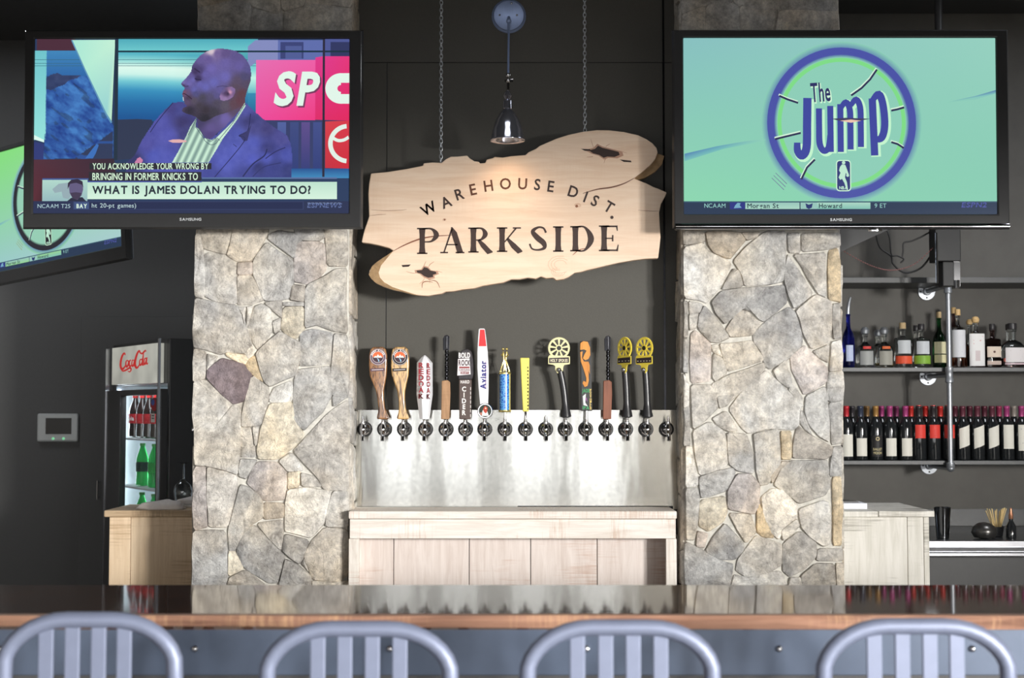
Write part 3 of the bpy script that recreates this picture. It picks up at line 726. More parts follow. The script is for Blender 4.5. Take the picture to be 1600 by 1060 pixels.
def PK(ch, x0, x1, yt, yb):
    w_, h = x1-x0, yb-yt; T = 30; se = 7
    def stem(x, t=T, full=True, serif=True):
        sp.stroke([(x0+x, yt+2, t*1.05), (x0+x, yt+h*.25, t*.86), (x0+x, yt+h*.75, t*.86), (x0+x, yb-2, t*1.1)], INK)
        if serif:
            for y in (yt+3, yb-3): sp.stroke([(x0+x-t*.85, y, se), (x0+x+t*.85, y, se)], INK)
    if ch == 'P':
        stem(24); sp.stroke(smoothpath([(x0+25., yt+4., 7.), (x0+70., yt+5., 10.), (x0+93., yt+34., 26.), (x0+70., yt+64., 10.), (x0+36., yt+68., 6.)]), INK)
    elif ch == 'A':
        sp.stroke([(x0+18, yb-3, 7), (x0+57, yt+5, 8)], INK); sp.stroke([(x0+55, yt-4, 6), (x0+68, yt+25, 27), (x0+98, yb-2, 28)], INK)
        sp.stroke([(x0+30, yt+h*.66, 6), (x0+85, yt+h*.66, 6)], INK)
        sp.stroke([(x0, yb-3, se), (x0+38, yb-3, se)], INK); sp.stroke([(x0+75, yb-3, se), (x0+118, yb-3, se)], INK)
    elif ch == 'R':
        stem(24); sp.stroke(smoothpath([(x0+25., yt+4., 7.), (x0+65., yt+5., 10.), (x0+82., yt+32., 24.), (x0+62., yt+58., 10.), (x0+36., yt+61., 6.)]), INK)
        sp.stroke([(x0+48, yt+60, 12), (x0+72, yt+88, 25), (x0+100, yb-3, 27), (x0+118, yb-3, 5)], INK)
    elif ch == 'K':
        stem(24); sp.stroke([(x0+36, yt+h*.6, 6), (x0+92, yt+4, 8)], INK); sp.stroke([(x0+50, yt+h*.46, 12), (x0+80, yt+h*.75, 27), (x0+108, yb-3, 27), (x0+123, yb-3, 5)], INK)
        sp.stroke([(x0+76, yt+3, se), (x0+116, yt+3, se)], INK)
    elif ch == 'S':
        sp.stroke(smoothpath([(x0+84., yt+30., 10.), (x0+72., yt+8., 9.), (x0+46., yt+4., 10.), (x0+20., yt+24., 20.), (x0+42., yt+54., 27.), (x0+72., yt+80., 26.), (x0+76., yt+104., 16.), (x0+46., yb-6., 9.), (x0+16., yb-12., 8.), (x0+5., yb-36., 9.)]), INK)
    elif ch == 'I': stem(w_/2)
    elif ch == 'D':
        stem(24); sp.stroke(smoothpath([(x0+25., yt+4., 7.), (x0+70., yt+6., 10.), (x0+100., yt+h/2, 30.), (x0+70., yb-6., 10.), (x0+25., yb-4., 7.)]), INK)
    elif ch == 'E':
        stem(24)
        sp.stroke([(x0+20, yt+4, 8), (x0+84, yt+4, 8)], INK); sp.stroke([(x0+85, yt, 9), (x0+89, yt+26, 4)], INK)
        sp.stroke([(x0+30, yt+h*.5, 6), (x0+66, yt+h*.5, 6)], INK); sp.stroke([(x0+66, yt+h*.37, 7), (x0+66, yt+h*.62, 7)], INK)
        sp.stroke([(x0+20, yb-4, 8), (x0+86, yb-4, 8)], INK); sp.stroke([(x0+93, yb-32, 4), (x0+87, yb, 10)], INK)
for ch, a, b, yt, yb in (('P',322,430,557,684),('A',434,553,557,680),('R',572,690,555,677),('K',712,835,554,674),('S',866,955,550,670),('I',985,1035,549,673),('D',1070,1183,548,671),('E',1210,1305,545,670)):
    sp = Paint(); PK(ch, a, b, yt, yb); letter()

def chain(px, ybot, label):
    a = P(px, ybot, SY); n = int((ZC-a.z)/.0165)
    m = MB()
    for i in range(n):
        z = .006+i*.0165; c = []
        for k in range(10):
            t = 2*PI*k/10; u, v_ = .0062*math.cos(t), .0118*math.sin(t)
            c.append((u, 0, z+v_) if i % 2 else (u*.35, u*.94, z+v_))
        m.tube(c, .0017, 5, closed=True)
    o = m.build('hanging_chain', GALV, smooth=True, loc=a); tag(o, label, 'chain', 'chains that hold the wood sign')
    return o
chain(689, 253, 'left steel link chain above the wood sign'); chain(914, 212, 'right steel link chain above the wood sign')

# ---------------------------------------------------------------- wall lamp over the sign
lp = P(795, 26, NW); LY = 5.80
lt = thing('wall_lamp', (lp.x, NW, lp.z), 'satin nickel bell lamp on a wall plate above the wood sign', 'lamp')
MB().lathe([(.076, 0), (.076, -.008), (.068, -.014), (.066, -.020), (.05, -.022), (.0, -.024)], 36, ax='Y').build('wall_plate', SATIN, lt, smooth=30)
for x, z in ((-.04, .0), (.036, .0), (.012, .052)): MB().ball((x, -.024, z), .005).build('screw', CHROME, lt, smooth=True)
top = P(795, 33, LY+.2)-lt.location; el = P(794, 118, LY)-lt.location
MB().tube([(0, -.02, -.01), (0, top.y*.5, top.z*.5-.012), (top.x, top.y, top.z)], .007).build('bracket', SATIN, lt, smooth=True)
MB().tube([tuple(top), tuple(el)], .0045).ball(tuple(top), .011).build('arm', SATIN, lt, smooth=True)
sh = P(793, 220, LY)-lt.location; st = P(793, 122, LY)-lt.location; H = st.z-sh.z
MB().ball(tuple(el), .011).ball((el.x, el.y, el.z-.022), .010).box(el.x-.014, el.x+.02, el.y-.006, el.y+.006, el.z-.027, el.z-.018).tube([tuple(el), (el.x, el.y, el.z-.06)], .006).build('swivel', CHROME, lt, smooth=30)
MB().tube([(el.x, el.y, el.z-.02), (el.x+.020, el.y, el.z-.014)], .004).build('thumb_screw', CHROME, lt)
prof = [(.006, H*.80), (.014, H*.76), (.019, H*.71), (.012, H*.66), (.019, H*.63), (.020, H*.51), (.018, H*.50), (.030, H*.45), (.050, H*.32), (.062, H*.17), (.068, H*.03), (.073, 0)]
o = MB().lathe(prof, 40, tuple(sh), cap0=True, cap1=False).build('lamp_shade', plain('dark_nickel', (190, 192, 205), .13, .9, var=.15, nscale=3, vscale=(30, 30, 1)), lt, smooth=35)
s_ = o.modifiers.new('s', 'SOLIDIFY'); s_.thickness = .002; s_.offset = -1
MB().ball((sh.x, sh.y, sh.z+.045), .026, sz=1.2).build('bulb', glow('warm_bulb', (255, 214, 160), 14), lt, smooth=True)
l = bpy.data.lights.new('lamp_light', 'SPOT'); l.energy = 3.5; l.color = (1, .78, .6); l.spot_size = R(120); l.spot_blend = .9; l.shadow_soft_size = .02
lo = bpy.data.objects.new('lamp_light', l); C.objects.link(lo); lo.parent = lt; lo.location = (sh.x, sh.y, sh.z+.012); lo.rotation_euler = (R(8), 0, 0)

# ---------------------------------------------------------------- screens
def talk_show():
    p = Paint()
    R_, T_ = p.rect, p.text
    R_(140, 75, 1410, 790, (44, 62, 96), 0)
    R_(157, 80, 310, 127, (78, 48, 62), 1)
    R_(142, 127, 197, 490, (112, 196, 204), 1, (150, 226, 220)); p.poly([(142,470),(190,490),(190,500),(142,488)], (220, 250, 240), 2)
    p.poly([(142,498),(190,505),(188,570),(142,568)], (52, 62, 120), 1)
    def rocks(x, y):
        u, v = x*.8+y*.6, -x*.6+y*.8
        n_ = vnoise(u/52, v/22, 1)*.6+vnoise(u/20, v/9, 2)*.3+vnoise(x/5, y/5, 3)*.15
        if y < 232: t = min(1, max(0, (232-y)/100)); a, b_ = (50, 104, 168), (66, 134, 186)
        else: t = n_; a, b_ = (34, 60, 132), (72, 128, 196)
        k = min(1, max(0, t*1.5-.25)) if y >= 232 else t
        c = [a[q]*(1-k)+b_[q]*k for q in range(3)]
        if y > 232 and vnoise(u/34, v/13, 7) > .70: c = [q*.74+10 for q in c]
        return c
    shaded(p, [(195,127),(320,127),(350,205),(436,385),(465,430),(465,562),(188,568),(195,420)], rocks, 3.2, 1)
    def cave(x, y): n_ = vnoise(x/14, y/14, 5)*14; return (48+n_, 60+n_, 98+n_)
    shaded(p, [(196,238),(215,225),(240,218),(262,228),(290,226),(335,228),(318,240),(290,246),(268,266),(240,276),(215,288),(196,284)], cave, 3.2, 2)
    shaded(p, [(310,568),(360,530),(430,480),(465,452),(465,566)], lambda x, y: (52, 62, 92) if vnoise(x/30, y/20, 9) < .72 else (50, 84, 150), 3.2, 2)
    p.poly([(355,565),(380,530),(400,505),(408,512),(396,545),(385,565)], (62, 112, 186), 3)
    p.poly([(296,84),(470,83),(458,420),(436,385),(350,205)], [(170, 232, 214), (196, 240, 214), (196, 236, 200), (150, 210, 210), (180, 236, 214)], 4)
    p.stroke([(296,84,5),(350,205,5),(436,385,6),(458,420,8)], (98, 150, 186), 5)
    R_(469, 82, 483, 572, (40, 54, 70), 5)
    for y0, y1, c0, c1 in ((80,128,(80,170,186),(110,200,205)), (134,205,(64,160,184),(130,214,214)), (205,240,(130,214,214),(196,246,232)), (240,300,(190,244,230),(96,180,196)), (300,412,(60,140,178),(30,88,140))):
        R_(483, y0, 1040, y1, c0, 1, c1)
    gl_ = [(128, (96, 190, 200)), (150, (84, 178, 196)), (180, (150, 220, 216)), (205, (222, 250, 238)), (235, (206, 244, 234)), (262, (120, 204, 214)), (300, (60, 146, 190)), (350, (42, 112, 168)), (412, (34, 88, 148))]
    def wallglow(x, y):
        y = max(128, min(411.9, y+14*math.sin(x/260)))
        for (a, ca), (b_, cb) in zip(gl_, gl_[1:]):
            if a <= y <= b_: t_ = (y-a)/(b_-a); c = [ca[k]*(1-t_)+cb[k]*t_ for k in range(3)]; break
        f_ = 1-.12*max(0, (x-700)/340); return tuple(v*f_+18*(1-f_) for v in c)
    shaded(p, [(483,134),(1000,134),(1000,412),(483,412)], wallglow, 7, 1.2)
    R_(483, 127, 1407, 134, (30, 52, 66), 6)
    for y in (163, 178, 188): R_(142, y, 1407, y+2, (60, 106, 124), 1.5)
    p.poly([(482,408),(560,405),(620,408),(610,500),(560,565),(482,572)], (52, 60, 84), 3)
    p.poly([(1030,84),(1120,84),(1120,166),(1045,166),(1000,200),(1000,110)], (132, 140, 190), 2)
    R_(1120, 84, 1302, 165, (96, 110, 172), 2); R_(1130, 92, 1222, 160, (62, 70, 120), 3); R_(1150, 108, 1215, 160, (82, 94, 150), 4)
    R_(1308, 80, 1407, 150, (80, 90, 150), 2); R_(1330, 92, 1407, 150, (52, 58, 98), 3)
    p.poly([(1033,165),(1270,165),(1270,410),(1033,410)], [(230, 110, 178), (238, 96, 168), (238, 60, 132), (236, 76, 156)], 4)
    p.poly([(1270,155),(1300,150),(1407,150),(1407,412),(1270,408)], [(222, 60, 140), (222, 60, 140), (228, 56, 124), (226, 42, 96), (222, 46, 106)], 4.2)
    for ch, x0, w_ in (('S', 1112, 76), ('P', 1206, 78)):
        T_(ch, x0-4, 352, 128, (120, 60, 96), 5, bold=2, width=w_, shear=.16); T_(ch, x0-10, 345, 126, (226, 246, 234), 6, bold=2, width=w_, shear=.16)
    p.ring(1372, 281, 14, 62, (226, 246, 234), (226, 246, 234), 6, n=24, a0=PI*.5, a1=PI*1.5); R_(1366, 219, 1407, 258, (226, 246, 234), 6); R_(1366, 304, 1407, 343, (226, 246, 234), 6)
    R_(1034, 410, 1300, 640, (58, 66, 108), 2)
    for x, c in ((1120, (84, 100, 160)), (1170, (66, 78, 130)), (1215, (96, 80, 140)), (1262, (70, 82, 140))): R_(x, 418, x+34, 625, c, 3, (50, 62, 120))
    p.poly([(1310,415),(1407,412),(1407,606),(1310,604)], [(214, 66, 78), (216, 60, 76), (206, 44, 60), (196, 50, 66)], 4)
    p.ring(1402, 505, 62, 80, (226, 240, 230), (226, 240, 230), 6, n=24, a0=PI*.53, a1=PI*1.47)
    p.stroke(smoothpath([(1335., 478., 13.), (1360., 492., 13.), (1385., 490., 13.), (1405., 478., 13.)]), (226, 240, 230), 6)
    R_(1299, 80, 1308, 640, (46, 44, 62), 7)
    R_(1040, 606, 1407, 645, (40, 84, 146), 5, (66, 140, 190))
    p.poly([(142,570),(470,566),(480,645),(185,645),(185,738),(142,738)], [(84, 50, 62), (58, 44, 58), (60, 42, 56), (84, 44, 56), (70, 36, 46), (92, 44, 54)], 4)
    # the man in profile, looking left (page units of a closer view: x 0..1244, y 0..1060)
    K = 270/1244*2.586
    def Q(pts): return [(((200+a/4.607))*2.586, (60+b_/4.607-30)*2.586) for a, b_ in pts]
    def QC(ctrl): return [(*Q([(a, b_)])[0], c) for a, b_, c in ctrl]
    suit = Q([(0,900),(60,850),(110,740),(200,600),(270,520),(330,465),(400,460),(480,520),(560,700),(640,700),(760,560),(845,465),(900,520),(980,590),(1060,650),(1140,700),(1168,760),(1180,850),(1175,1005),(0,1005)])
    sc = QC([(60,880,(60,62,110)),(150,780,(84,84,160)),(250,600,(86,88,168)),(320,500,(74,72,132)),(380,520,(74,76,140)),(300,700,(90,92,176)),(200,850,(84,92,180)),(280,880,(86,92,178)),(400,600,(66,62,110)),(430,680,(70,70,124)),(850,520,(84,86,160)),(880,600,(66,66,118)),
     (800,700,(84,92,172)),(900,640,(80,80,140)),(1000,650,(72,70,124)),(1100,730,(80,80,146)),(900,760,(88,96,182)),(780,820,(92,100,188)),(700,900,(90,98,186)),(620,980,(74,80,154)),(900,880,(90,98,190)),(1000,860,(84,92,180)),(1010,800,(64,66,124)),(940,930,(58,62,116)),(1060,920,(62,68,132)),(1140,850,(78,86,168)),(1150,950,(60,66,124)),(860,990,(70,76,146))])
    fs_ = idw(sc, 3)
    def suitf(x, y): c = fs_(x, y); n_ = (vnoise(x/16, y/16, 4)-.5)*8+(vnoise(x/3, y/3, 6)-.5)*5; return tuple(v+n_ for v in c)
    shaded(p, suit, suitf, 3.2, 8)
    for pts, w_, c in (([(330,465),(230,590),(170,680)], 4, (48,50,92)), ([(882,545),(862,670),(800,705),(838,745),(630,1003)], 4, (46,48,92)), ([(990,870),(1060,820),(1130,790)], 5, (50,52,100)), ([(830,1000),(900,910),(980,850),(1000,800)], 7, (48,52,98)), ([(900,1000),(980,930),(1100,900)], 5, (54,58,112)), ([(760,765),(785,785)], 3, (50,54,100))):
        p.stroke([(x, y, w_*.8) for x, y in smoothpath([tuple(map(float, q)) for q in Q(pts)], 5)], c, 9)
    p.poly(Q([(800,700),(862,668),(890,620),(860,740),(836,745)]), (62,62,108), 9)
    shaded(p, Q([(60,900),(80,870),(100,860),(120,880),(110,905)]), lambda x, y: (205,130,170), 3, 10)
    neck = Q([(500,540),(620,520),(760,470),(845,440),(842,478),(770,560),(700,640),(640,690),(610,720),(575,740),(540,690),(510,640)])
    fn_ = idw(QC([(520,600,(72,66,104)),(600,650,(98,86,140)),(600,700,(84,72,124)),(700,580,(112,100,164)),(640,560,(92,84,130)),(760,520,(92,78,104)),(820,460,(100,70,84)),(560,560,(66,62,80))]), 3)
    shaded(p, neck, fn_, 2.6, 10)
    shirt = Q([(500,572),(492,640),(520,660),(550,720),(610,735),(650,710),(760,600),(840,468),(846,490),(780,600),(690,720),(650,790),(585,900),(325,900),(370,820),(430,700),(455,640)])
    def shf(x, y):
        X = (x/2.586-200)*4.607; Y_ = (y/2.586-30+30-60+0)*4.607 if False else ((y/2.586+30)-60)*4.607
        u = (X+ (Y_-700)*.45); k = .5+.5*math.sin(u/8.2)
        if X > 640 and Y_ < 730: k = 1-.25*(X > 700)*k
        return (128*(1-k)+206*k, 158*(1-k)+240*k, 150*(1-k)+216*k)
    shaded(p, shirt, shf, 2.2, 11)
    for pts in ([(500,575),(470,640),(440,700)], [(492,640),(548,720),(560,742),(600,770),(640,760)], [(510,645),(560,715),(600,745),(640,720),(665,740)], [(845,470),(760,605),(665,725),(640,760)]): p.stroke([(x, y, 2.2) for x, y in smoothpath([tuple(map(float, q)) for q in Q(pts)], 5)], (74, 92, 104), 12)
    head = Q([(466,195),(490,160),(520,125),(560,98),(600,82),(650,73),(710,76),(770,90),(820,118),(855,160),(878,205),(886,260),(880,310),(862,365),(848,410),(840,450),(800,500),(740,530),(690,545),(640,560),(600,582),(560,603),(530,600),(495,570),(460,555),(425,545),(396,528),(400,505),(430,490),(412,470),(402,440),(400,420),(396,400),(400,385),(410,370),(412,355),(396,345),(388,330),(394,315),(420,290),(440,265),(458,240),(462,215)])
    F_ = QC([(600,92,(214,196,206)),(640,110,(116,98,150)),(520,150,(104,92,150)),(580,150,(104,90,148)),(700,110,(98,84,134)),(780,130,(96,86,140)),(700,180,(108,98,162)),(600,220,(112,102,172)),(800,200,(104,94,156)),(860,220,(92,86,140)),(840,280,(80,76,112)),(790,310,(92,80,104)),(850,330,(86,76,100)),
     (700,280,(110,104,176)),(620,320,(106,104,178)),(560,350,(104,102,176)),(520,330,(104,100,172)),(470,300,(108,102,170)),(440,330,(112,104,172)),(405,320,(116,106,168)),(400,340,(84,70,110)),(430,350,(92,82,138)),(480,370,(100,98,168)),(450,270,(100,90,150)),(490,240,(70,58,98)),(520,232,(80,70,116)),(560,260,(104,96,164)),(505,292,(64,54,90)),
     (490,400,(84,82,128)),(430,400,(100,84,120)),(415,395,(120,80,104)),(440,430,(76,62,84)),(430,460,(92,76,108)),(480,450,(88,80,96)),(540,430,(78,74,92)),(600,430,(86,80,112)),(640,470,(80,74,92)),(520,490,(70,64,76)),(560,520,(62,56,66)),(450,520,(56,52,66)),(560,580,(50,48,58)),(620,530,(66,62,74)),(700,480,(92,84,100)),(760,470,(96,72,84)),(820,400,(96,66,76)),(800,450,(98,66,78)),(720,420,(88,78,104)),(660,380,(100,92,150)),(780,350,(90,76,94)),(640,410,(92,86,136))])
    fh = idw(F_, 3.2)
    def headf(x, y): c = fh(x, y); n_ = (vnoise(x/4, y/4, 8)-.5)*6; return tuple(v+n_ for v in c)
    shaded(p, head, headf, 2.2, 13)
    for pts, w_, c in (([(480,218),(500,232),(520,246)], 7, (56,46,80)), ([(484,290),(500,298),(530,300)], 6, (52,44,78)), ([(492,284),(515,284),(530,292)], 2.5, (70,60,104)), ([(402,398),(425,408),(465,440)], 5, (60,44,66)), ([(402,425),(404,445),(406,452)], 4, (206,216,224)), ([(405,340),(420,348),(440,345)], 4, (70,58,92)), ([(640,352),(680,345),(730,352)], 3, (72,64,104))):
        p.stroke([(x, y, w_*.75) for x, y in smoothpath([tuple(map(float, q)) for q in Q(pts)], 5)], c, 14)
    ear = Q([(662,420),(670,395),(690,365),(720,350),(750,350),(772,368),(772,395),(755,425),(725,445),(690,452),(668,445)])
    fe = idw(QC([(670,430,(150,120,170)),(690,380,(106,92,140)),(720,400,(70,56,84)),(735,390,(206,150,180)),(705,395,(84,66,100)),(755,370,(132,108,158)),(765,400,(120,96,140)),(700,440,(150,124,170)),(740,430,(140,112,160))]), 3)
    shaded(p, ear, fe, 2.2, 14)
    p.poly(Q([(298,742),(330,732),(380,731),(430,740),(426,750),(380,756),(330,755)]), (226, 176, 176), 16)
    # captions
    R_(372, 584, 858, 609, (48, 48, 56), 17); R_(370, 620, 818, 660, (48, 48, 56), 17)
    T_("YOU ACKNOWLEDGE YOUR WRONG BY", 384, 609, 24, (216, 244, 216), 18, 1, width=462)
    T_("BRINGING IN FORMER KNICKS TO", 384, 652, 27, (216, 244, 216), 18, 1, width=420)
    R_(185, 646, 368, 653, (74, 92, 150), 17); R_(820, 642, 1358, 648, (90, 112, 158), 17)
    R_(365, 660, 1358, 730, (190, 226, 206), 17, (214, 242, 222)); R_(365, 657, 820, 662, (70, 84, 160), 18)
    R_(185, 652, 365, 738, (178, 216, 204), 17, (150, 186, 190))
    p.poly([(225,690),(250,668),(300,662),(310,700),(290,730),(268,725),(262,700),(235,705)], (150, 172, 180), 18)
    p.poly([(285,738),(300,725),(345,722),(360,738)], (44, 46, 66), 18.5)
    p.poly([(290,668),(300,655),(325,650),(343,660),(348,690),(342,715),(325,733),(305,725),(294,705)], (100, 92, 128), 19); p.poly([(286,690),(287,665),(300,652),(325,648),(345,658),(349,685),(343,672),(320,664),(296,668)], (56, 48, 68), 20)
    p.poly([(296,705),(318,702),(342,705),(335,724),(322,733),(306,726)], (70, 60, 84), 20)
    T_("WHAT IS JAMES DOLAN TRYING TO DO?", 384, 708, 31, (40, 48, 60), 19, 2, width=870)
    R_(140, 738, 1407, 788, (44, 52, 84), 17); R_(308, 739, 1226, 773, (52, 62, 100), 18); R_(312, 742, 1222, 770, (38, 46, 80), 18.5); R_(312, 742, 372, 770, (66, 84, 128), 18.7)
    T_("NCAAM T25", 167, 766, 16, (176, 206, 214), 19, 0, width=130); T_("BAY", 322, 766, 16, (220, 244, 228), 19.5, 2, width=42); T_("ht 20-pt games)", 383, 764, 17, (196, 222, 226), 19.5, 0, width=176)
    T_("ESPNEWS", 1240, 764, 17, (96, 112, 160), 19, 2, width=136, shear=.2); R_(1240, 755, 1376, 757, (44, 52, 84), 20)
    for i in range(9): R_(1241+i*15, 744, 1252+i*15, 747, (120, 136, 170), 19)
    return p, (150, 80, 1405, 787)
def jump_show(green=0):
    p = Paint(); R_, T_ = p.rect, p.text
    if green: TL, TR, BL, BR = (128, 222, 120), (150, 220, 150), (150, 200, 196), (168, 205, 205)
    else: TL, TR, BL, BR = (136, 192, 192), (150, 208, 192), (140, 214, 176), (136, 204, 178)
    BG = (142, 206, 184) if not green else (150, 205, 180)
    BL_ = (76, 84, 166) if not green else (44, 44, 52); DKB = (48, 50, 84); GR = (128, 220, 136)
    nx, ny = 10, 8
    def mixc(u, v): return tuple((TL[i]*(1-u)+TR[i]*u)*(1-v)+(BL[i]*(1-u)+BR[i]*u)*v for i in range(3))
    for i in range(nx):
        for j in range(ny):
            u0, u1, v0, v1 = i/nx, (i+1)/nx, j/ny, (j+1)/ny
            X = lambda u: 97+1276*u
            Yv = lambda v: 78+660*v
            p.poly([(X(u0), Yv(v0)), (X(u1), Yv(v0)), (X(u1), Yv(v1)), (X(u0), Yv(v1))], [mixc(u0, v0), mixc(u1, v0), mixc(u1, v1), mixc(u0, v1)], 0)
    p.poly([(100,545),(230,515),(370,490),(430,486),(430,492),(260,525),(100,575)], [(86, 130, 180), (100, 160, 184), BG, BG, BG, (120, 190, 186), (120, 190, 186)], 1)
    p.poly([(1373,288),(1290,312),(1180,335),(1170,340),(1290,326),(1373,302)], [(86, 120, 170), (110, 160, 184), BG, BG, (140, 200, 186), (130, 195, 190)], 1)
    cx, cy = 742, 420
    p.ring(cx, cy, 300, 328, (96, 130, 176), mixc(.3, .6), 1); p.disc(cx, cy, 304, BL_, 2, 72)
    p.ring(cx, cy, 262, 276, BG, BL_, 3); p.disc(cx, cy, 264, BG, 3, 72)
    if not green: p.ring(cx, cy, 246, 262, GR, GR, 4)
    for pts in ([(888,205),(860,245),(825,280),(782,310)], [(488,311),(520,325),(565,340)], [(470,486),(520,474),(575,461)], [(632,568),(600,600),(576,648)], [(945,371),(970,366),(998,358)], [(944,498),(970,506),(995,522)]):
        p.stroke([(x-2, y-5, 8) for x, y in pts], (214, 244, 220), 5); p.stroke([(x, y, 8) for x, y in pts], DKB, 6)
    for k in (0, 1, 2): p.stroke([(455+k*8, 642-k*10, 2), (505+k*6, 690-k*12, 2.5)], (110, 96, 150) if not green else (150, 150, 60), 5)
    T_("The", 622, 340, 74, (208, 246, 214), 7, 2, width=82, shear=.0, rot=R(-4)); T_("The", 619, 336, 74, (50, 52, 100), 8, 1, width=80, rot=R(-4))
    A, OU = (66, 74, 158), (196, 244, 206)
    if green: A = (40, 40, 52)
    def letter_(paths, dx=0, dy=0):
        for q in paths: p.stroke([(x+6, y+5, w_+10) for x, y, w_ in q], OU, 7)
        for q in paths: p.stroke(q, A, 8)
    sm = lambda *q: smoothpath([tuple(map(float, a)) for a in q], 5)
    letter_([sm((603,320,34),(601,420,34),(598,520,34),(580,552,34),(562,535,30),(560,500,26))])                       # J
    letter_([sm((650,362,25),(650,440,25),(652,505,26),(668,533,25),(688,520,25),(696,470,25)), [(696,352,25),(697,538,25)]])   # u
    letter_([[(737,345,25),(738,538,25)], sm((738,362,20),(760,337,24),(776,368,25),(778,440,25),(778,528,25)), sm((780,350,20),(802,326,24),(818,358,25),(820,430,25),(820,518,25))])  # m
    letter_([[(868,322,30),(876,552,30)], sm((868,330,22),(895,305,30),(912,350,30),(918,430,30),(905,480,30),(878,488,22))])  # p
    p.poly([(700,404),(760,400),(862,404),(800,414),(740,414)], (66, 66, 100), 9); p.poly([(735,412),(780,407),(822,412),(780,420)], (236, 196, 176), 10)
    # league mark
    def rr(x0, y0, x1, y1, r_): return [(cx_+r_*math.cos(a*PI/8+q*PI/2), cy_+r_*math.sin(a*PI/8+q*PI/2)) for q, (cx_, cy_) in enumerate(((x1-r_, y1-r_), (x0+r_, y1-r_), (x0+r_, y0+r_), (x1-r_, y0+r_))) for a in range(5)]
    p.poly(rr(718, 570, 779, 696, 14), (206, 244, 214), 7); p.poly(rr(722, 574, 775, 692, 11), (54, 62, 120) if not green else (36, 36, 44), 8)
    W = (190, 232, 208)
    p.disc(749, 581, 7, W, 9, 16); p.poly([(742,588),(756,590),(764,612),(770,628),(766,634),(757,622),(754,640),(762,660),(766,690),(760,690),(752,664),(742,646),(734,650),(728,640),(736,622),(730,612),(734,598)], W, 9); p.disc(765, 632, 6, W, 9.5, 14)
    T_("NBA", 730, 688, 12, W, 10, 2, width=34)
    # ticker
    R_(97, 736, 1373, 788, (42, 58, 84), 1); R_(97, 736, 1373, 741, (60, 90, 110), 2)
    T_("NCAAM", 180, 762, 17, (150, 206, 200), 3, 0, width=86)
    R_(284, 740, 346, 768, (46, 54, 130), 3); p.poly([(300,764),(306,752),(316,742),(328,744),(324,752),(332,762)], (120, 170, 196), 4)
    e1 = (170, 214, 196) if not green else (150, 210, 150)
    R_(347, 741, 568, 767, (150, 196, 186), 3, e1); R_(572, 741, 640, 767, (150, 196, 186), 3); R_(640, 741, 857, 767, e1, 3, (128, 190, 176))
    p.poly([(592,744),(606,750),(622,744),(618,762),(606,767),(596,762)], (40, 54, 110), 4)
    T_("Morgan St", 355, 763, 18, (40, 56, 70), 5, 1, width=128); T_("Howard", 647, 763, 18, (40, 56, 70), 5, 1, width=94); T_("9 ET", 874, 762, 17, (150, 206, 200), 3, 0, width=48)
    T_("ESPN2", 1228, 760, 19, (76, 84, 156), 3, 2, width=102, shear=.2); R_(1228, 749, 1330, 751, (42, 58, 84), 4)
    return p, (97, 78, 1373, 788)
def tv(loc, rot, sw, sh, bl, br, bt, bb, content, label, brand=True):
    """origin: middle of the picture, on the glass; sw, sh picture size; bezel widths left, right, top, bottom"""
    t = thing('wall_television', loc, label, 'television'); t.rotation_euler = rot
    x0, x1, z0, z1 = -sw/2-bl, sw/2+br, -sh/2-bb, sh/2+bt
    m = MB(); o4 = [(x0, z0), (x1, z0), (x1, z1), (x0, z1)]; i4 = [(-sw/2, -sh/2), (sw/2, -sh/2), (sw/2, sh/2), (-sw/2, sh/2)]
    vs = [(x, .012, z) for x, z in o4]+[(x*(1-.008/abs(x)), -.006, z*(1-.008/abs(z))) for x, z in o4]+[(x*(1+.004/abs(x)), -.006, z*(1+.004/abs(z))) for x, z in i4]+[(x, .002, z) for x, z in i4]
    fs = []
    for a in (0, 4, 8):
        for i in range(4): fs.append((a+i, a+(i+1) % 4, a+4+(i+1) % 4, a+4+i))
    m.add(vs, fs).build('bezel', BEZEL, t, bevel=.003)
    B(x0+.006, x1-.006, .0122, .045, z0+.006, z1-.006).build('housing', BLACK, t, bevel=.01)
    B(x0*.6, x1*.6, .0452, .085, z0*.55, z1*.55).build('back_bulge', BLACK, t, bevel=.01)
    scr = B(-sw/2, sw/2, .003, .011, -sh/2, sh/2).build('screen', BEZEL, t)
    p, (a, b, c, d) = content
    p.build('picture', lambda x, y, l: ((max(a, min(c, x))-a)/(c-a)*sw-sw/2, .0025-.00006*l, sh/2-(max(b, min(d, y))-b)/(d-b)*sh), SCREEN, scr)
    if brand:
        q = Paint(); q.text("SAMSUNG", 0, 0, .0105, (205, 208, 212), 0, 2, width=.088, center=True)
        q.build('maker_lettering', lambda x, y, l: (x, -.0063, -y-sh/2-bb*.48), PAINT, t)
    return t
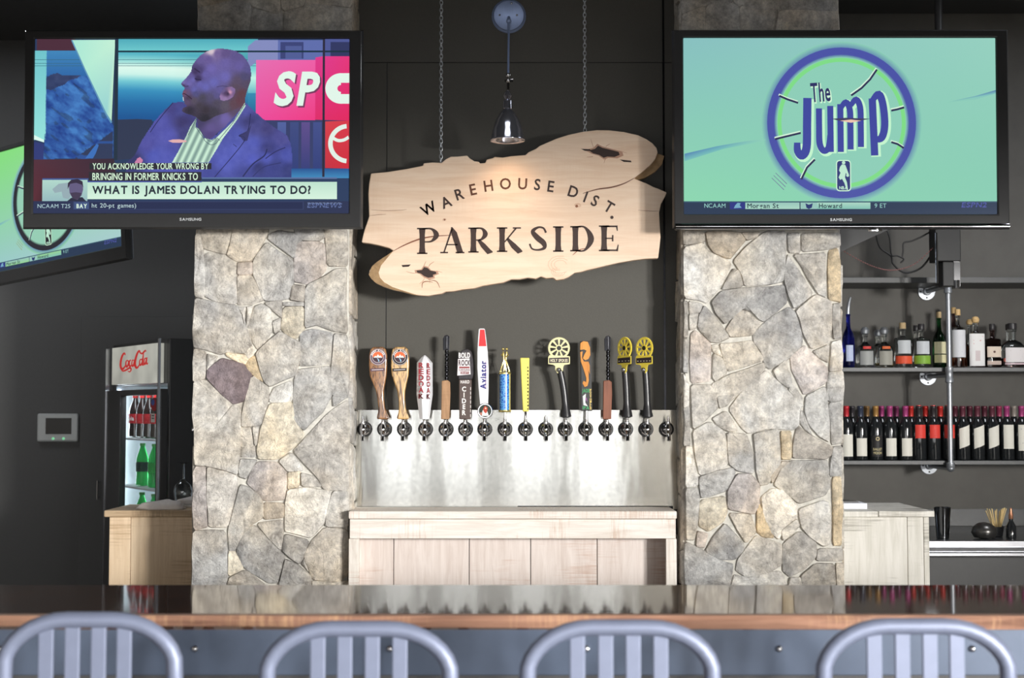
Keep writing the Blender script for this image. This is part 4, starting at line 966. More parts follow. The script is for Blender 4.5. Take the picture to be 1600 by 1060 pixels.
# left television
TY = 5.74
def screen_at(xl, xr, yt, yb, Y):
    a, b = P(xl, yt, Y), P(xr, yb, Y); return Vector(((a.x+b.x)/2, Y, (a.z+b.z)/2)), b.x-a.x, a.z-b.z
c, sw, sh = screen_at(55.5, 544.5, 61.5, 333, TY); px = F/TY
tv(c, (R(1.0), 0, 0), sw, sh, 17/px, 22/px, 15/px, 25/px, talk_show(), 'flat television on the left pillar showing a bald man in a blue suit talking')
c, sw, sh = screen_at(1067.5, 1559, 60, 334.5, TY)
tvr = tv(c, (R(1.0), 0, 0), sw, sh, 18/px, 21/px, 14/px, 23/px, jump_show(), 'flat television on the right pillar showing a blue ring logo on mint')
L([(.028, -.012), (.03, 0), (.028, .006)], 24, (.14, 0, -sh/2-.058), sq=0, asp=.5).build('stand_socket', CHROME, tvr, smooth=30)
MB().tube([(-sw/2-.035, -.002, -sh/2-.050), (sw/2+.045, -.002, -sh/2-.050)], .013, 20).build('highlight_bar', plain('dark_chrome', (150, 150, 156), .06, 1, var=.5, nscale=3), tvr, smooth=60)  # bar added to catch a bright highlight along the lower bezel
# third television, at the back left, turned away to the left
D1 = 6.9; q = P(190, 384, D1); yaw = R(34)
hh = .63; ww = 1.12
t3 = thing('corner_television', (0, 0, 0), 'flat television at the back left, mostly hidden behind the left pillar television', 'television')
bpy.data.objects.remove(t3)
M = Matrix.Rotation(-yaw, 4, 'Z') @ Matrix.Rotation(R(4.5), 4, 'Y').inverted()
t3 = tv((0, 0, 0), (0, 0, 0), ww, hh, .03, .045, .03, .075, jump_show(1), 'tilted television at the back left, half hidden behind the talk show television', brand=False)
t3.matrix_world = Matrix.Translation(q-(M @ Vector((ww/2, 0, -hh/2)))) @ M

# mounts that carry the televisions
for (cx_, lab) in ((-.98, 'black steel bracket behind the talk show television'), (1.08, 'black steel bracket behind the blue ring television')):
    t = thing('television_bracket', (cx_, 5.9, 2.75), lab, 'bracket', 'television wall brackets')
    B(-.25, .25, .045, .062, -.12, .12).build('wall_plate', BLACK, t)
    B(-.03, .03, -.07, .045, -.03, .03).build('arm', BLACK, t)

# ---------------------------------------------------------------- the sixteen taps
TAPX = [570, 601, 632, 665, 697, 727.5, 757.5, 789, 821, 852.5, 883, 915, 946.5, 977.5, 1009, 1041]
PX = F/(NW-.10)
def U(v): return v/PX
def tap_body(t):
    L([(.032, 0), (.033, -.004), (.030, -.009), (.026, -.010)], 28, ax='Y').build('rubber_ring', RUBBER, t, smooth=30)
    MB().lathe([(.025, -.008), (.0245, -.014), (.020, -.017), (.019, -.012)], 28, ax='Y', cap1=False).build('flange', CHROME, t, smooth=30)
    MB().lathe([(.0155, -.008), (.016, -.03), (.0125, -.032), (.0125, -.05), (.016, -.052), (.016, -.062), (.009, -.066)], 20, ax='Y').build('shank', CHROME, t, smooth=30)
    MB().lathe([(.001, -.02), (.009, -.0175), (.0125, -.01), (.0130, 0), (.0125, .008), (.009, .014), (.0085, .024), (.010, .026), (.010, .032), (.007, .034), (.0062, .046)], 18, (0, -.078, 0)).build('faucet_body', CHROME, t, smooth=30)
    MB().tube([(0, -.082, -.008), (0, -.098, -.022), (0, -.106, -.036), (0, -.108, -.048)], [.0095, .009, .0085, .0085], 14).build('spout', CHROME, t, smooth=30)
HB = Vector((0, -.078, .044))
def handle(name, t): return None
def lean(poly, dx, h): return [(x+dx*z/h, z) for x, z in poly]
def outline(prof): return [(w_, z) for z, w_ in prof]+[(-w_, z) for z, w_ in reversed(prof)]
def U2(poly): return [(U(x), U(z)) for x, z in poly]
def holder(t, name='handle'):
    o = bpy.data.objects.new(name, None); C.objects.link(o); o.parent = t; o.location = HB; return o
def ferrule(t, r0, r1, h):
    MB().lathe([(r0, 0), (r0*1.05, .002), (r1, h)], 16, tuple(HB+Vector((0, 0, -.004)))).build('ferrule', CHROME, t, smooth=30)
def printed(p, par, yoff, name='label_print', sx=1, m=None):
    return p.build(name, lambda x, y, l: (U(x), yoff-.0003*l, U(-y)), m or PAINT, par)
def shape(t, poly, y0, y1, m, bev, name='handle'):
    o = MB().prism(U2(poly), y0, y1).build(name, m, t, bevel=bev, smooth=35, seg=3); o.location = HB; return o
LAB = ['bare chrome beer tap with no handle, leftmost of the row', 'beer tap with a dark walnut paddle handle and round sunset badge', 'beer tap with a blond striped paddle handle and round sunset badge',
 'beer tap with a white faceted handle lettered in dark red', 'beer tap with a drill bit handle standing in a light wood block', 'beer tap with a dark brown bar handle lettered for cider', 'beer tap with a tall white and red paddle over a round badge',
 'beer tap with a gold trophy figure on a blue column', 'beer tap with a slim yellow stick handle', 'bare chrome beer tap with no handle in the middle of the row', 'beer tap with a full-face pale gold sprocket wheel handle', 'beer tap with a black handle and orange swirl top',
 'beer tap with a drill bit handle standing in a red-brown wood block', 'beer tap with a narrow sideways-turned yellow sprocket wheel', 'beer tap with a rounder yellow sprocket wheel, second from the right end', 'bare chrome beer tap with no handle, rightmost of the row']
def paddle(t, dx, m, rim, face, bar):
    pr = outline([(0, 9.5), (4, 9), (10, 6.6), (18, 5.2), (32, 5), (44, 6.2), (56, 9.6), (68, 13), (84, 14.2), (100, 14), (109, 12), (113, 8)])
    o = shape(t, [(x+dx*min(1, z/70), z) for x, z in pr], -.012, .012, m, .006)
    p = Paint(); cx_, cy_ = dx, -97
    p.disc(cx_, cy_, 12.8, rim, 1, 32); p.ring(cx_, cy_, 11.6, 12.2, (225, 215, 215), (225, 215, 215), 2, 32); p.disc(cx_, cy_, 8.6, face, 3, 28); p.ring(cx_, cy_, 8.4, 8.9, (225, 215, 215), (225, 215, 215), 3.5, 28)
    p.poly([(cx_+8.2*math.cos(a*PI/12), cy_-8.2*math.sin(a*PI/12)) for a in range(13)], (232, 110, 66), 4)
    p.poly([(cx_-7, cy_+1), (cx_-4, cy_-2), (cx_-2, cy_-1), (cx_, cy_-4.5), (cx_+2.4, cy_-1.4), (cx_+4, cy_-2.6), (cx_+7, cy_+1)], (238, 228, 222), 5)
    p.poly([(cx_-8, cy_+1), (cx_+8, cy_+1), (cx_+6.4, cy_+5), (cx_, cy_+8.2), (cx_-6.4, cy_+5)], (70, 50, 60), 4.5); p.stroke([(cx_-1, cy_+2, 1), (cx_+1, cy_+4, 1.4), (cx_+1.5, cy_+7, 2)], (160, 200, 226), 5)
    for i, ch in enumerate("DEEP RIVER"):
        if ch == ' ': continue
        a = R(-66+132*i/9); vs, fs, wd = GL[2, ch]; k = 3.6
        out = [(cx_+math.sin(a)*(9+gy*k)+math.cos(a)*(gx-wd/2)*k, cy_-(math.cos(a)*(9+gy*k)-math.sin(a)*(gx-wd/2)*k)) for gx, gy in vs]
        p.raw(out, fs, lin((238, 232, 228)), 3.2)
    p.poly([(dx-11.5, -79), (dx+10.5, -80), (dx+10.5, -75.5), (dx-11.5, -74.5)], bar, 2); p.stroke([(dx-9.5, -76.8, 1.1), (dx+8.5, -77.8, 1.1)], (210, 200, 200), 3)
    printed(p, o, -.0132, 'badge_print')
    ferrule(t, .0075, .0085, .012)
def auger(t, m, wd, htot):
    o = shape(t, [(-wd/2, 0), (wd/2, 0), (wd/2+1.5, 40), (wd/2+1, 58), (wd/2-3, 61), (-wd/2+1, 60)], -.011, .011, m, .003, 'handle_block'); ferrule(t, .0065, .0075, .010)
    d = MB(); n = 44; z0, z1 = U(58), U(htot-22)
    for ph in (0, PI):
        d.tube([(U(2)+.0052*math.cos(ph+i*.62), .0052*math.sin(ph+i*.62), z0+(z1-z0)*i/n) for i in range(n+1)], .0042, 6, flat=.7)
    d.tube([(U(2), 0, z0-.01), (U(2), 0, U(htot-2))], .0042, 10)
    k = d.build('drill_bit', STEELD, t, smooth=60); k.location = HB
    b = MB().prism(U2([(-3.5, htot-24), (6, htot-24), (6.5, htot-3), (3, htot), (-1, htot-1), (-4, htot-6)]), -.003, .003).build('drill_shank', STEELD, t, bevel=.001); b.location = HB
def sprocket(t, dx, m, text, ang, x_arm):
    h = HB+Vector((U(dx), -.012, U(111)))
    e = bpy.data.objects.new('sprocket', None); 
    nT = 44; Ro = U(17.5); pts = []
    for i in range(nT*2):
        a = 2*PI*i/(nT*2); rr = Ro if i % 2 else Ro*.93; pts.append((rr*math.cos(a), rr*math.sin(a)))
    mb = MB(); n = len(pts); Ri = Ro*.80; th = .003
    inn = [(Ri*math.cos(2*PI*i/n), Ri*math.sin(2*PI*i/n)) for i in range(n)]
    vs = [(x, -th, z) for x, z in pts]+[(x, -th, z) for x, z in inn]+[(x, th, z) for x, z in pts]+[(x, th, z) for x, z in inn]
    fs = []
    for i in range(n):
        j = (i+1) % n; fs += [(i, j, n+j, n+i), (2*n+i, 3*n+i, 3*n+j, 2*n+j), (i, 2*n+i, 2*n+j, j), (n+i, n+j, 3*n+j, 3*n+i)]
    mb.add(vs, fs)
    for i in range(9):
        a = PI/2+2*PI*i/9
        if i in (0,): pass
        ca, sa = math.cos(a), math.sin(a); w1, w2 = Ro*.05, Ro*.10
        mb.prism([(ca*Ri*.35-sa*w1, sa*Ri*.35+ca*w1), (ca*Ri*.35+sa*w1, sa*Ri*.35-ca*w1), (ca*Ri*1.03+sa*w2, sa*Ri*1.03-ca*w2), (ca*Ri*1.03-sa*w2, sa*Ri*1.03+ca*w2)], -th*.9, th*.9)
    mb.lathe([(Ro*.30, -th*1.2), (Ro*.30, th*1.2)], 24, ax='Y')
    s_ = mb.build('sprocket_wheel', m, t, loc=h, rot=(0, 0, ang))
    L([(Ro*.2, -th*1.5), (Ro*.2, -th*1.1)], 20, ax='Y').build('hub_cap', GBLACK, s_)
    tab = [(-15, -11), (15, -12.5), (17, -13), (17, -25), (8, -26.5), (6.5, -30), (6, -36), (2, -40), (-3, -39), (-6, -34), (-6, -28), (-9, -26), (-17, -25), (-17, -14)]
    MB().prism(U2(tab), -.004, -.001).build('sign_tab', m, s_, bevel=.0008)
    p = Paint(); p.poly([(-15.5, 15.5), (15.5, 14.5), (15.5, 23), (-15.5, 23.5)], (58, 48, 56), 1); p.text(text, 0, 21.6, 4.4, (240, 232, 200), 2, 2, width=27, center=True)
    p.build('sign_print', lambda x, y, l: (U(x), -.0042-.0003*l, U(-y)), PAINT, s_)
    MB().ball((U(0), -.006, U(-34)), U(4)).build('bolt', CHROME, s_, smooth=True)
    arm = [(0, .0, U(-4)), (0, 0, U(6))]+[(U(x_arm[0]*(1-u)+x_arm[1]*u)*1, -.002, U(10+62*u)) for u in (0, .33, .66, 1)]
    arm = smoothpath([(U(x_arm[1]*u*u), -.002-.006*u, U(-2+74*u)) for u in (0, .12, .3, .55, .8, 1)], 3)
    n_ = len(arm); rr = [U(9.0 if i/n_ < .12 else 8.5-3.2*min(1, (i/n_-.12)/.25)) for i in range(n_)]; rr[0] = U(4)
    a_ = MB().tube(arm, rr, 14, flat=.8).build('crank_arm', GBLACK, t, smooth=60); a_.location = HB+Vector((0, 0, U(4)))
    ferrule(t, .006, .007, .012)
for i, x in enumerate(TAPX):
    q = P(x, 671, SHY)
    t = thing('beer_tap', (q.x, SHY, q.z), LAB[i], 'tap')
    t['group'] = 'beer taps in the row'
    tap_body(t)
    if i in (0, 9, 15):
        MB().lathe([(.0048, 0), (.0048, .012), (.003, .013)], 10, tuple(HB)).build('threaded_stud', CHROME, t, smooth=30)
    elif i == 1: paddle(t, -8, ZEB1, (104, 84, 98), (84, 60, 70), (94, 70, 84))
    elif i == 2: paddle(t, -5, ZEB2, (44, 42, 44), (52, 40, 46), (36, 34, 36))
    elif i == 3:
        ferrule(t, .0075, .0085, .012); rings = []
        for z, w_ in ((0, 7), (3, 7.3), (38, 11.5), (88, 11.2), (97, 4.5), (100, 1)):
            rr = U(w_); a0 = R(12)
            rings.append([(rr*1.12*math.cos(a0+k*PI/3), rr*1.0*math.sin(a0+k*PI/3), U(z)) for k in range(6)])
        o = MB().loft(rings).build('handle', WHITEP, t, bevel=.0012); o.location = HB
        p = Paint(); col = (150, 42, 52)
        for k, ch in enumerate("REDOAK"):
            yb = -80+k*9.6
            p.text(ch, -4.6, yb, 7.8, col, 1, 2, width=8.2, center=True)
            p.text(ch, 6.8, yb+.6, 7.8, col, 1, 2, width=5, center=True)
        p.rect(-6.2, -52.8, -3, -51.8, (225, 205, 208), 2)
        p.build('label_print', lambda x, y, l: (U(x), -U(11.9)-.0012-.0002*l+(.0022 if x > 3 else 0), U(-y)), PAINT, o)
    elif i == 4: auger(t, wood('light_handle_block', (186, 146, 108), (150, 112, 80), (120, 84, 60), 'Z', .2), 13, 132)
    elif i == 5:
        ferrule(t, .0065, .008, .010)
        o = shape(t, [(-9, 0), (9, 0), (10.5, 62), (-9.5, 62)], -.010, .010, plain('brown_handle', (84, 68, 62), .35, var=.06), .003)
        k = MB().prism(U2([(-10.5, 62), (11, 62), (13, 72), (12.5, 92), (10, 106), (3, 110), (-6, 107), (-11, 98)]), -.013, .013).build('rock_top', plain('rock_grey', (66, 62, 66), .7, var=.3, nscale=80, bstr=.6), t, bevel=.004, seg=1); k.location = HB
        p = Paint(); p.poly([(-11, -94), (7, -96), (9, -70), (-12, -68)], (228, 222, 224), 1)
        p.poly([(-10, -103), (8, -105), (8, -95), (-10, -94)], (96, 88, 92), 1.2)
        p.text("BOLD", -10, -96, 7.5, (238, 236, 236), 2, 2, width=18); p.text("ROCK", -10, -84, 8, (70, 50, 54), 2, 2, width=18)
        p.rect(-9, -82, 7, -79.5, (150, 60, 64), 2); p.text("CAROLINA", -9.5, -75.6, 3, (110, 50, 56), 2, 2, width=17); p.rect(-7, -74.5, 6, -70.5, (130, 52, 58), 2); p.text("DRAFT", -6, -71.2, 2.6, (235, 230, 230), 3, 1, width=11)
        p.build('badge_print', lambda x, y, l: (U(x), -.0133-.0003*l, U(-y)), PAINT, k)
        p = Paint(); p.text("HARD", -7, -56, 4.6, (235, 230, 226), 1, 2, width=14)
        for k_, ch in enumerate("CIDER"): p.text(ch, -1.5, -43.5+k_*9.2, 7, (238, 234, 230), 1, 2, center=True, sx=.9)
        for k_ in range(7): p.rect(8.2, -50+k_*7, 9.4, -45.5+k_*7, (215, 210, 205), 1)
        printed(p, o, -.0103)
    elif i == 6:
        ferrule(t, .006, .007, .012)
        k = MB().lathe([(U(11.5), .004), (U(12), 0), (U(12), -.006), (U(11), -.009)], 32, ax='Y').build('round_badge', CHROME, t, smooth=30); k.location = HB+Vector((U(1), -.008, U(13)))
        p = Paint(); p.disc(0, 0, 9.8, (52, 60, 52), 1, 28); p.poly([(-5, 8), (-4, 0), (-1, -4), (2, -3), (4, 2), (6, 8)], (240, 232, 226), 2); p.poly([(-3, -3), (0, -8), (4, -5), (3, 2), (1, 4), (-2, 1)], (190, 74, 56), 3); p.poly([(-8, 3), (-5, 2), (-5, 7), (-7, 6)], (200, 130, 110), 2); p.disc(1, -4, 1.2, (240, 225, 200), 4, 10)
        p.build('badge_print', lambda x, y, l: (U(x), -.0092-.0003*l, U(-y)), PAINT, k)
        o = shape(t, [(x-4*z/130, z) for x, z in outline([(22, 6.4), (50, 8), (80, 9), (105, 8.2), (128, 6.4), (141, 5), (142, 3)])], -.009, .005, WHITEP, .003)
        p = Paint(); p.poly([(-7, -140), (0, -140), (3, -114), (-9, -114)], (222, 62, 66), 1)
        p.poly([(2.4, -48), (2.4, -90), (1.4, -90), (1.4, -48)], (170, 120, 170), 1)
        p.text("Aviator", 2.2, -47, 8.5, (52, 50, 130), 2, 2, width=44, rot=-PI/2)
        printed(p, o, -.0093)
    elif i == 7:
        MB().lathe([(.004, 0), (.004, U(12))], 12, tuple(HB)).build('stem', WHITEP, t, smooth=30); ferrule(t, .006, .006, .010)
        k = MB().lathe([(U(9.5), U(11)), (U(10), U(12)), (U(10), U(14)), (U(8.6), U(14.5))], 24).lathe([(U(8.6), U(70)), (U(10), U(70.5)), (U(10), U(72.5)), (U(3), U(74))], 24).tube([(U(7.5), -U(5.5), U(14)), (U(7.5), -U(5.5), U(70))], U(1), 8).build('gold_frame', GOLD, t, smooth=30); k.location = HB
        m, nt, b = nodes('blue_hologram'); v = coords(nt, (1, 1, 1)); vo = nt.nodes.new('ShaderNodeTexVoronoi'); vo.inputs['Scale'].default_value = 90; vo.feature = 'DISTANCE_TO_EDGE'; nt.links.new(v, vo.inputs['Vector'])
        rp = ramp(nt, vo.outputs[0], [(.02, rgba((110, 190, 240))), (.12, rgba((40, 110, 205))), (.5, rgba((22, 70, 170)))]); nt.links.new(rp.outputs[0], b.inputs['Base Color']); setp(b, Roughness=.25); b.inputs['Coat Weight'].default_value = .6
        k = MB().lathe([(U(8.2), U(14.5)), (U(8.4), U(70))], 24).build('blue_column', m, t, smooth=30); k.location = HB
        g = MB(); z0 = 74
        V = lambda x, z, y=0: (U(x), U(y), U(z))
        for s_ in (-1, 1):
            g.tube([V(s_*1.5, z0+18), V(s_*4.4, z0+10, -1), V(s_*7, z0+1)], [U(1.4), U(1.2), U(.9)], 7)
            g.tube([V(s_*.6, z0+17, -1), V(s_*.8, z0+9, -2), V(s_*1.8, z0+1, -2)], [U(1.7), U(1.3), U(1)], 7)
            g.tube([V(s_*1.4, z0+18), V(s_*2.2, z0+26), V(s_*2.6, z0+32)], [U(1.5), U(1.9), U(1.2)], 8)
            g.tube([V(s_*3, z0+30), V(s_*5.4, z0+26, -2), V(s_*2.2, z0+23, -4)], [U(1.1), U(1), U(.8)], 6)
            g.ball(V(s_*2.9, z0+35.8), U(2.4), 10); g.box(U(s_*6.5)-U(1.6), U(s_*6.5)+U(1.6), -U(2.5), U(1), U(z0), U(z0+1.4))
        k = g.build('trophy_figure', GOLD, t, smooth=50); k.location = HB
    elif i == 8:
        MB().lathe([(.0055, 0), (.0048, U(13)), (.006, U(14))], 14, tuple(HB)).build('ferrule', CHROME, t, smooth=30)
        o = shape(t, [(-4.4, 12), (4.8, 12), (5.5, 60), (6, 96), (-8.6, 96), (-6.4, 50)], -.009, .009, plain('yellow_handle', (236, 224, 110), .4, var=.04), .004)
        p = Paint()
        for k_ in range(13): p.rect(2.6, -82+k_*5.4, 4.2+(k_ % 2)*.5, -79.4+k_*5.4, (66, 60, 30), 1)
        p.v = [v for v in p.v]; printed(p, o, -.0093)
    elif i == 10: sprocket(t, -10.5, SPROCKET, "HOLY SPOKES", R(-4), (-4, -9))
    elif i == 11:
        MB().lathe([(.0065, 0), (.006, U(13)), (.008, U(14))], 14, tuple(HB)).build('ferrule', CHROME, t, smooth=30)
        o = shape(t, [(-9, 13), (9, 13), (8, 60), (7, 122), (-10, 122), (-9, 60)], -.009, .009, BLACK, .003)
        SW = wood('orange_swirl_wood', (226, 156, 72), (204, 128, 52), (190, 110, 44), 'Z', .1)
        for pl in ([(-10, 108), (-9.5, 119), (-5, 122), (2, 121), (5.5, 112), (6, 100), (3, 94), (-2, 92), (-6, 95), (-3, 102), (0, 107), (-4, 109)], [(-10, 105), (-6, 106), (-7, 96), (-4, 90), (3, 90), (5, 84), (5, 70), (3, 76), (3.5, 60), (1.5, 52), (-3, 50), (-6.5, 56), (-5, 60), (-1, 58), (-.5, 64), (-4, 76), (-9, 90)]):
            k = MB().prism(U2(pl), -.0125, -.009).build('orange_swirl', SW, t, bevel=.001); k.location = HB
        p = Paint(); p.text("JADE", -7, -42, 5.2, (66, 160, 100), 1, 2, width=12); p.poly([(-6, -36), (-1, -40), (-2, -26), (2, -20), (-5, -22)], (220, 222, 224), 1); p.poly([(-2, -32), (0, -34), (1, -27)], (160, 90, 160), 2); p.text("IPA", -6, -15.6, 4.6, (66, 160, 100), 1, 2, width=10)
        for k_, ch in enumerate("FOOTHILLS"): p.text(ch, 6.3, -44+k_*3.6, 2.9, (226, 196, 110), 1, 2, width=2.8, center=True)
        printed(p, o, -.0093)
    elif i == 12: auger(t, wood('red_brown_handle_block', (142, 88, 66), (104, 62, 48), (90, 54, 42), 'Z', .2), 13, 131)
    elif i == 13: sprocket(t, -3.5, SPROCKETY, "- - - -", R(-56), (0, -3))
    elif i == 14: sprocket(t, -4.5, SPROCKETY, "- - - - -", R(-46), (0, -3))

# ---------------------------------------------------------------- bottle shelves on the right
SHF = 7.42; SHB = RW-.002
def shelf(py, label, th=.022):
    z = P(1450, py, SHF).z; x0, x1 = 1.25, 3.6
    o = B(x0, x1, SHF, SHB, z-th, z).build('wall_shelf', SHELF, bevel=.002); tag(o, label, 'shelf'); return z
Z1 = shelf(433.5, 'empty uppermost dark shelf behind the right television', .03)
Z2 = shelf(574.5, 'dark shelf that carries the spirit bottles')
Z3 = shelf(720, 'dark shelf that carries the wine bottles')
gp = P(1484, 640, SHF-.03); zb = P(1484, 732, SHF-.03).z
t = thing('pipe_upright', (gp.x, SHF-.03, zb), 'galvanised pipe upright in front of the bottle shelves', 'pipe')
MB().tube([(0, 0, .02), (0, 0, Z1+.06-zb)], .0135, 16).build('pipe', GALV, t, smooth=60)
MB().ball((0, 0, 0), .02).lathe([(.018, 0), (.021, .004), (.021, .028), (.018, .03)], 16).build('elbow', GALV, t, smooth=40)
def tee(z): MB().lathe([(.016, -.042), (.021, -.038), (.021, -.02), (.0185, -.015), (.0185, .015), (.021, .02), (.021, .038), (.016, .042)], 16, (0, 0, z)).build('tee_fitting', GALV, t, smooth=40)
for z, k in ((Z3-.04, 0), (Z2-.04, 1), (Z1-.046, 2)):
    if k: tee(z-zb)
    MB().tube([(0, .012, z-zb), (0, SHB-SHF+.02, z-zb)], .0125, 12).build('shelf_arm', GALV, t, smooth=60)
    f = MB().lathe([(.046, 0), (.048, -.004), (.046, -.009), (.022, -.011), (.021, -.028), (.017, -.03)], 28, (-.105 if False else 0, SHB-SHF+.031, z-zb), ax='Y').build('wall_flange', GALV, t, smooth=35)
    for a in range(4):
        MB().lathe([(.005, 0), (.005, -.003)], 8, (.034*math.cos(a*PI/2), SHB-SHF+.021, z-zb+.034*math.sin(a*PI/2)), ax='Y').build('screw', RUBBER, f)
# flange centres sit a little left in the picture because the arms run back toward the wall

def spirit(px, hpx, wpx, kind, body, label, stopper, labels=(), back=0, sq=0, liquid=None, lab='', name='spirit_bottle'):
    """kind: tall, decanter, cylinder, square, round"""
    Y = SHF+.09+back; q = P(px, 574, Y); k = Y/F; w_ = wpx*k/2; h = hpx*k
    t = thing(name, (q.x, Y, Z2+.0005), lab, 'bottle', 'spirit bottles on the shelf')
    if kind == 'tall': pr = [(w_*.7, .001), (w_*.95, .003), (w_, .01), (w_, h*.55), (w_*.85, h*.63), (w_*.4, h*.74), (w_*.32, h*.86), (w_*.32, h*.97), (w_*.38, h*.975), (w_*.38, h)]
    elif kind == 'decanter': pr = [(w_*.8, .001), (w_*.98, .004), (w_, h*.1), (w_, h*.52), (w_*.9, h*.62), (w_*.45, h*.72), (w_*.24, h*.78), (w_*.24, h*.93), (w_*.34, h*.95), (w_*.34, h)]
    elif kind == 'round': pr = [(w_*.8, .001), (w_*.98, .004), (w_, h*.1), (w_, h*.42), (w_*.93, h*.56), (w_*.66, h*.66), (w_*.3, h*.72), (w_*.27, h*.94), (w_*.36, h*.95), (w_*.36, h)]
    else: pr = [(w_*.8, .001), (w_*.98, .004), (w_, .012), (w_, h*.72), (w_*.92, h*.76), (w_*.4, h*.79), (w_*.28, h*.82), (w_*.28, h*.96), (w_*.36, h*.97), (w_*.36, h)]
    g = L(pr, 24, sq=sq, asp=.8 if sq else 1).build('glass_body', body, t, smooth=35)
    if liquid:
        hl, lm = liquid; pz = [(r*.86, max(z, .01)) for r, z in pr if z < h*hl]; pz.append((pz[-1][0]*.98, h*hl)); L(pz, 20, sq=sq, asp=.8 if sq else 1).build('liquor', lm, t, smooth=35)
    kind2, sm = stopper
    if kind2 == 'ball': MB().lathe([(w_*.25, h+.0005), (w_*.42, h+w_*.12), (w_*.5, h+w_*.5), (w_*.3, h+w_*.8), (w_*.01, h+w_*.86)], 16).build('stopper', sm, t, smooth=True)
    elif kind2 == 'pourer': MB().tube([(0, 0, h), (0, 0, h+.02), (w_*.1, -.01, h+.06), (w_*.3, -.02, h+.09)], [.012, .011, .009, .006], 10, flat=.7).build('pourer', sm, t, smooth=True)
    else: MB().lathe([(w_*.36, h+.0005), (w_*.38, h+.002), (w_*.38, h+.030), (w_*.34, h+.033)], 16).build('stopper', sm, t, smooth=35)
    for z0, z1, c, a, mark in labels:
        lb(t, w_, h*z0, h*z1, c, a, sq, mark)
    return t
def lb(t, w_, z0, z1, c, a, sq=0, mark=None, slant=0, name='paper_label'):
    """a printed label wrapped round the front, a = half angle"""
    p = Paint(); W_ = w_*a; n = 14
    for i in range(n):
        u0, u1 = -W_+2*W_*i/n, -W_+2*W_*(i+1)/n
        s0, s1 = slant*(i/n-.5), slant*((i+1)/n-.5)
        p.poly([(u0, -z0-s0), (u1, -z0-s1), (u1, -z1-s1), (u0, -z1-s0)], c, 0)
    if mark: mark(p, W_, z0, z1)
    def mp(x, y, l):
        th = x/w_-PI/2; cx, sy = math.cos(th), math.sin(th); k = 1
        if sq: e = 2+sq*4; k = (abs(cx)**e+abs(sy)**e)**(-1/e)
        R2 = w_*k+.0008+l*.0003
        return (R2*cx, R2*sy*(.8 if sq else 1), -y)
    return p.build(name, mp, PAINT, t)
def lines(col, n=3, f=.6):
    def m(p, W_, z0, z1):
        for i in range(n):
            z = z0+(z1-z0)*(.2+.6*i/max(1, n-1)); ww = W_*f*(.6+.4*((i*7) % 3)/2); p.rect(-ww, -z-.0012, ww, -z+.0012, col, 1)
    return m
def word(tx, col, h=.012, zf=.6, extra=None):
    def m(p, W_, z0, z1):
        p.text(tx, 0, -(z0+(z1-z0)*zf), h, col, 1, 1, width=W_*1.3, center=True)
        if extra: extra(p, W_, z0, z1)
    return m
BLUEG = glass('cobalt_glass', (60, 70, 235)); GREENG = glass('bottle_green_glass', (40, 120, 60)); AMBER = glass('amber_liquor', (190, 92, 40), ior=1.34); SMOKE = glass('smoky_glass', (120, 92, 88))
PINKL = glass('rosy_liquor', (215, 150, 140), ior=1.34); GOLDL = glass('pale_gold_liquor', (235, 205, 130), ior=1.34)
BLACKCAP = plain('black_cap', (52, 50, 52), .35, var=.05); STEELC = CHROME; TANCAP = plain('tan_cork_cap', (222, 186, 130), .5, var=.1)
spirit(1326, 84, 19, 'tall', BLUEG, None, ('pourer', GALV), [(.12, .42, (196, 206, 236), .6, lines((90, 100, 190), 4))], lab='tall cobalt blue bottle with a metal pourer, next to the right pillar')
spirit(1352, 52, 28, 'decanter', CLEAR, None, ('ball', GALV), [(.56, .64, (214, 70, 66), .45, None), (.08, .5, (168, 170, 168), .8, lines((90, 92, 92), 7, .9))], lab='squat clear decanter with a round stopper and small red tag')
spirit(1372, 50, 26, 'decanter', CLEAR, None, ('ball', GALV), [], back=.12, lab='clear decanter half hidden behind the decanter with the orange tag')
spirit(1382, 52, 28, 'decanter', CLEAR, None, ('ball', GALV), [(.56, .64, (226, 110, 60), .45, None), (.08, .5, (170, 168, 158), .8, lines((92, 92, 84), 7, .9))], liquid=(.14, GOLDL), lab='squat clear decanter with a round stopper and small orange tag')
spirit(1411, 61, 27, 'cylinder', CLEAR, None, ('cork', CORK), [(.10, .30, (236, 92, 60), 1.2, lines((245, 140, 110), 2)), (.36, .70, (212, 216, 220), .8, lines((150, 154, 160), 3, .9))], lab='clear cylindrical bottle with a low orange-red label and cork')
spirit(1432, 58, 24, 'cylinder', CLEAR, None, ('cork', BLACKCAP), [], back=.12, lab='clear black-capped bottle half hidden behind the green-labelled bottle')
spirit(1440, 59, 27, 'cylinder', CLEAR, None, ('cork', BLACKCAP), [(.10, .32, (134, 178, 66), 1.2, lines((190, 214, 130), 2)), (.36, .70, (206, 210, 214), .8, lines((150, 154, 160), 3, .9))], lab='clear cylindrical bottle with a low green label and black cap')
spirit(1468, 78, 20, 'tall', GREENG, None, ('cork', CORK), [(.28, .52, (226, 220, 180), 1.1, lines((120, 116, 80), 3, .5)), (.10, .26, (230, 222, 178), 1.1, lines((150, 140, 100), 3))], lab='slim green bottle with a cream label, left of the pipe')
spirit(1491, 86, 20, 'tall', SMOKE, None, ('cork', TANCAP), [], back=.12, lab='tan-capped bottle half hidden behind the pipe and the white-labelled bottle')
spirit(1497.5, 82, 22, 'cylinder', CLEAR, None, ('cork', TANCAP), [(.20, .72, (226, 226, 230), 1.2, lines((150, 150, 170), 2, .4))], liquid=(.18, AMBER), lab='tall clear bottle with a big white label, just right of the pipe')
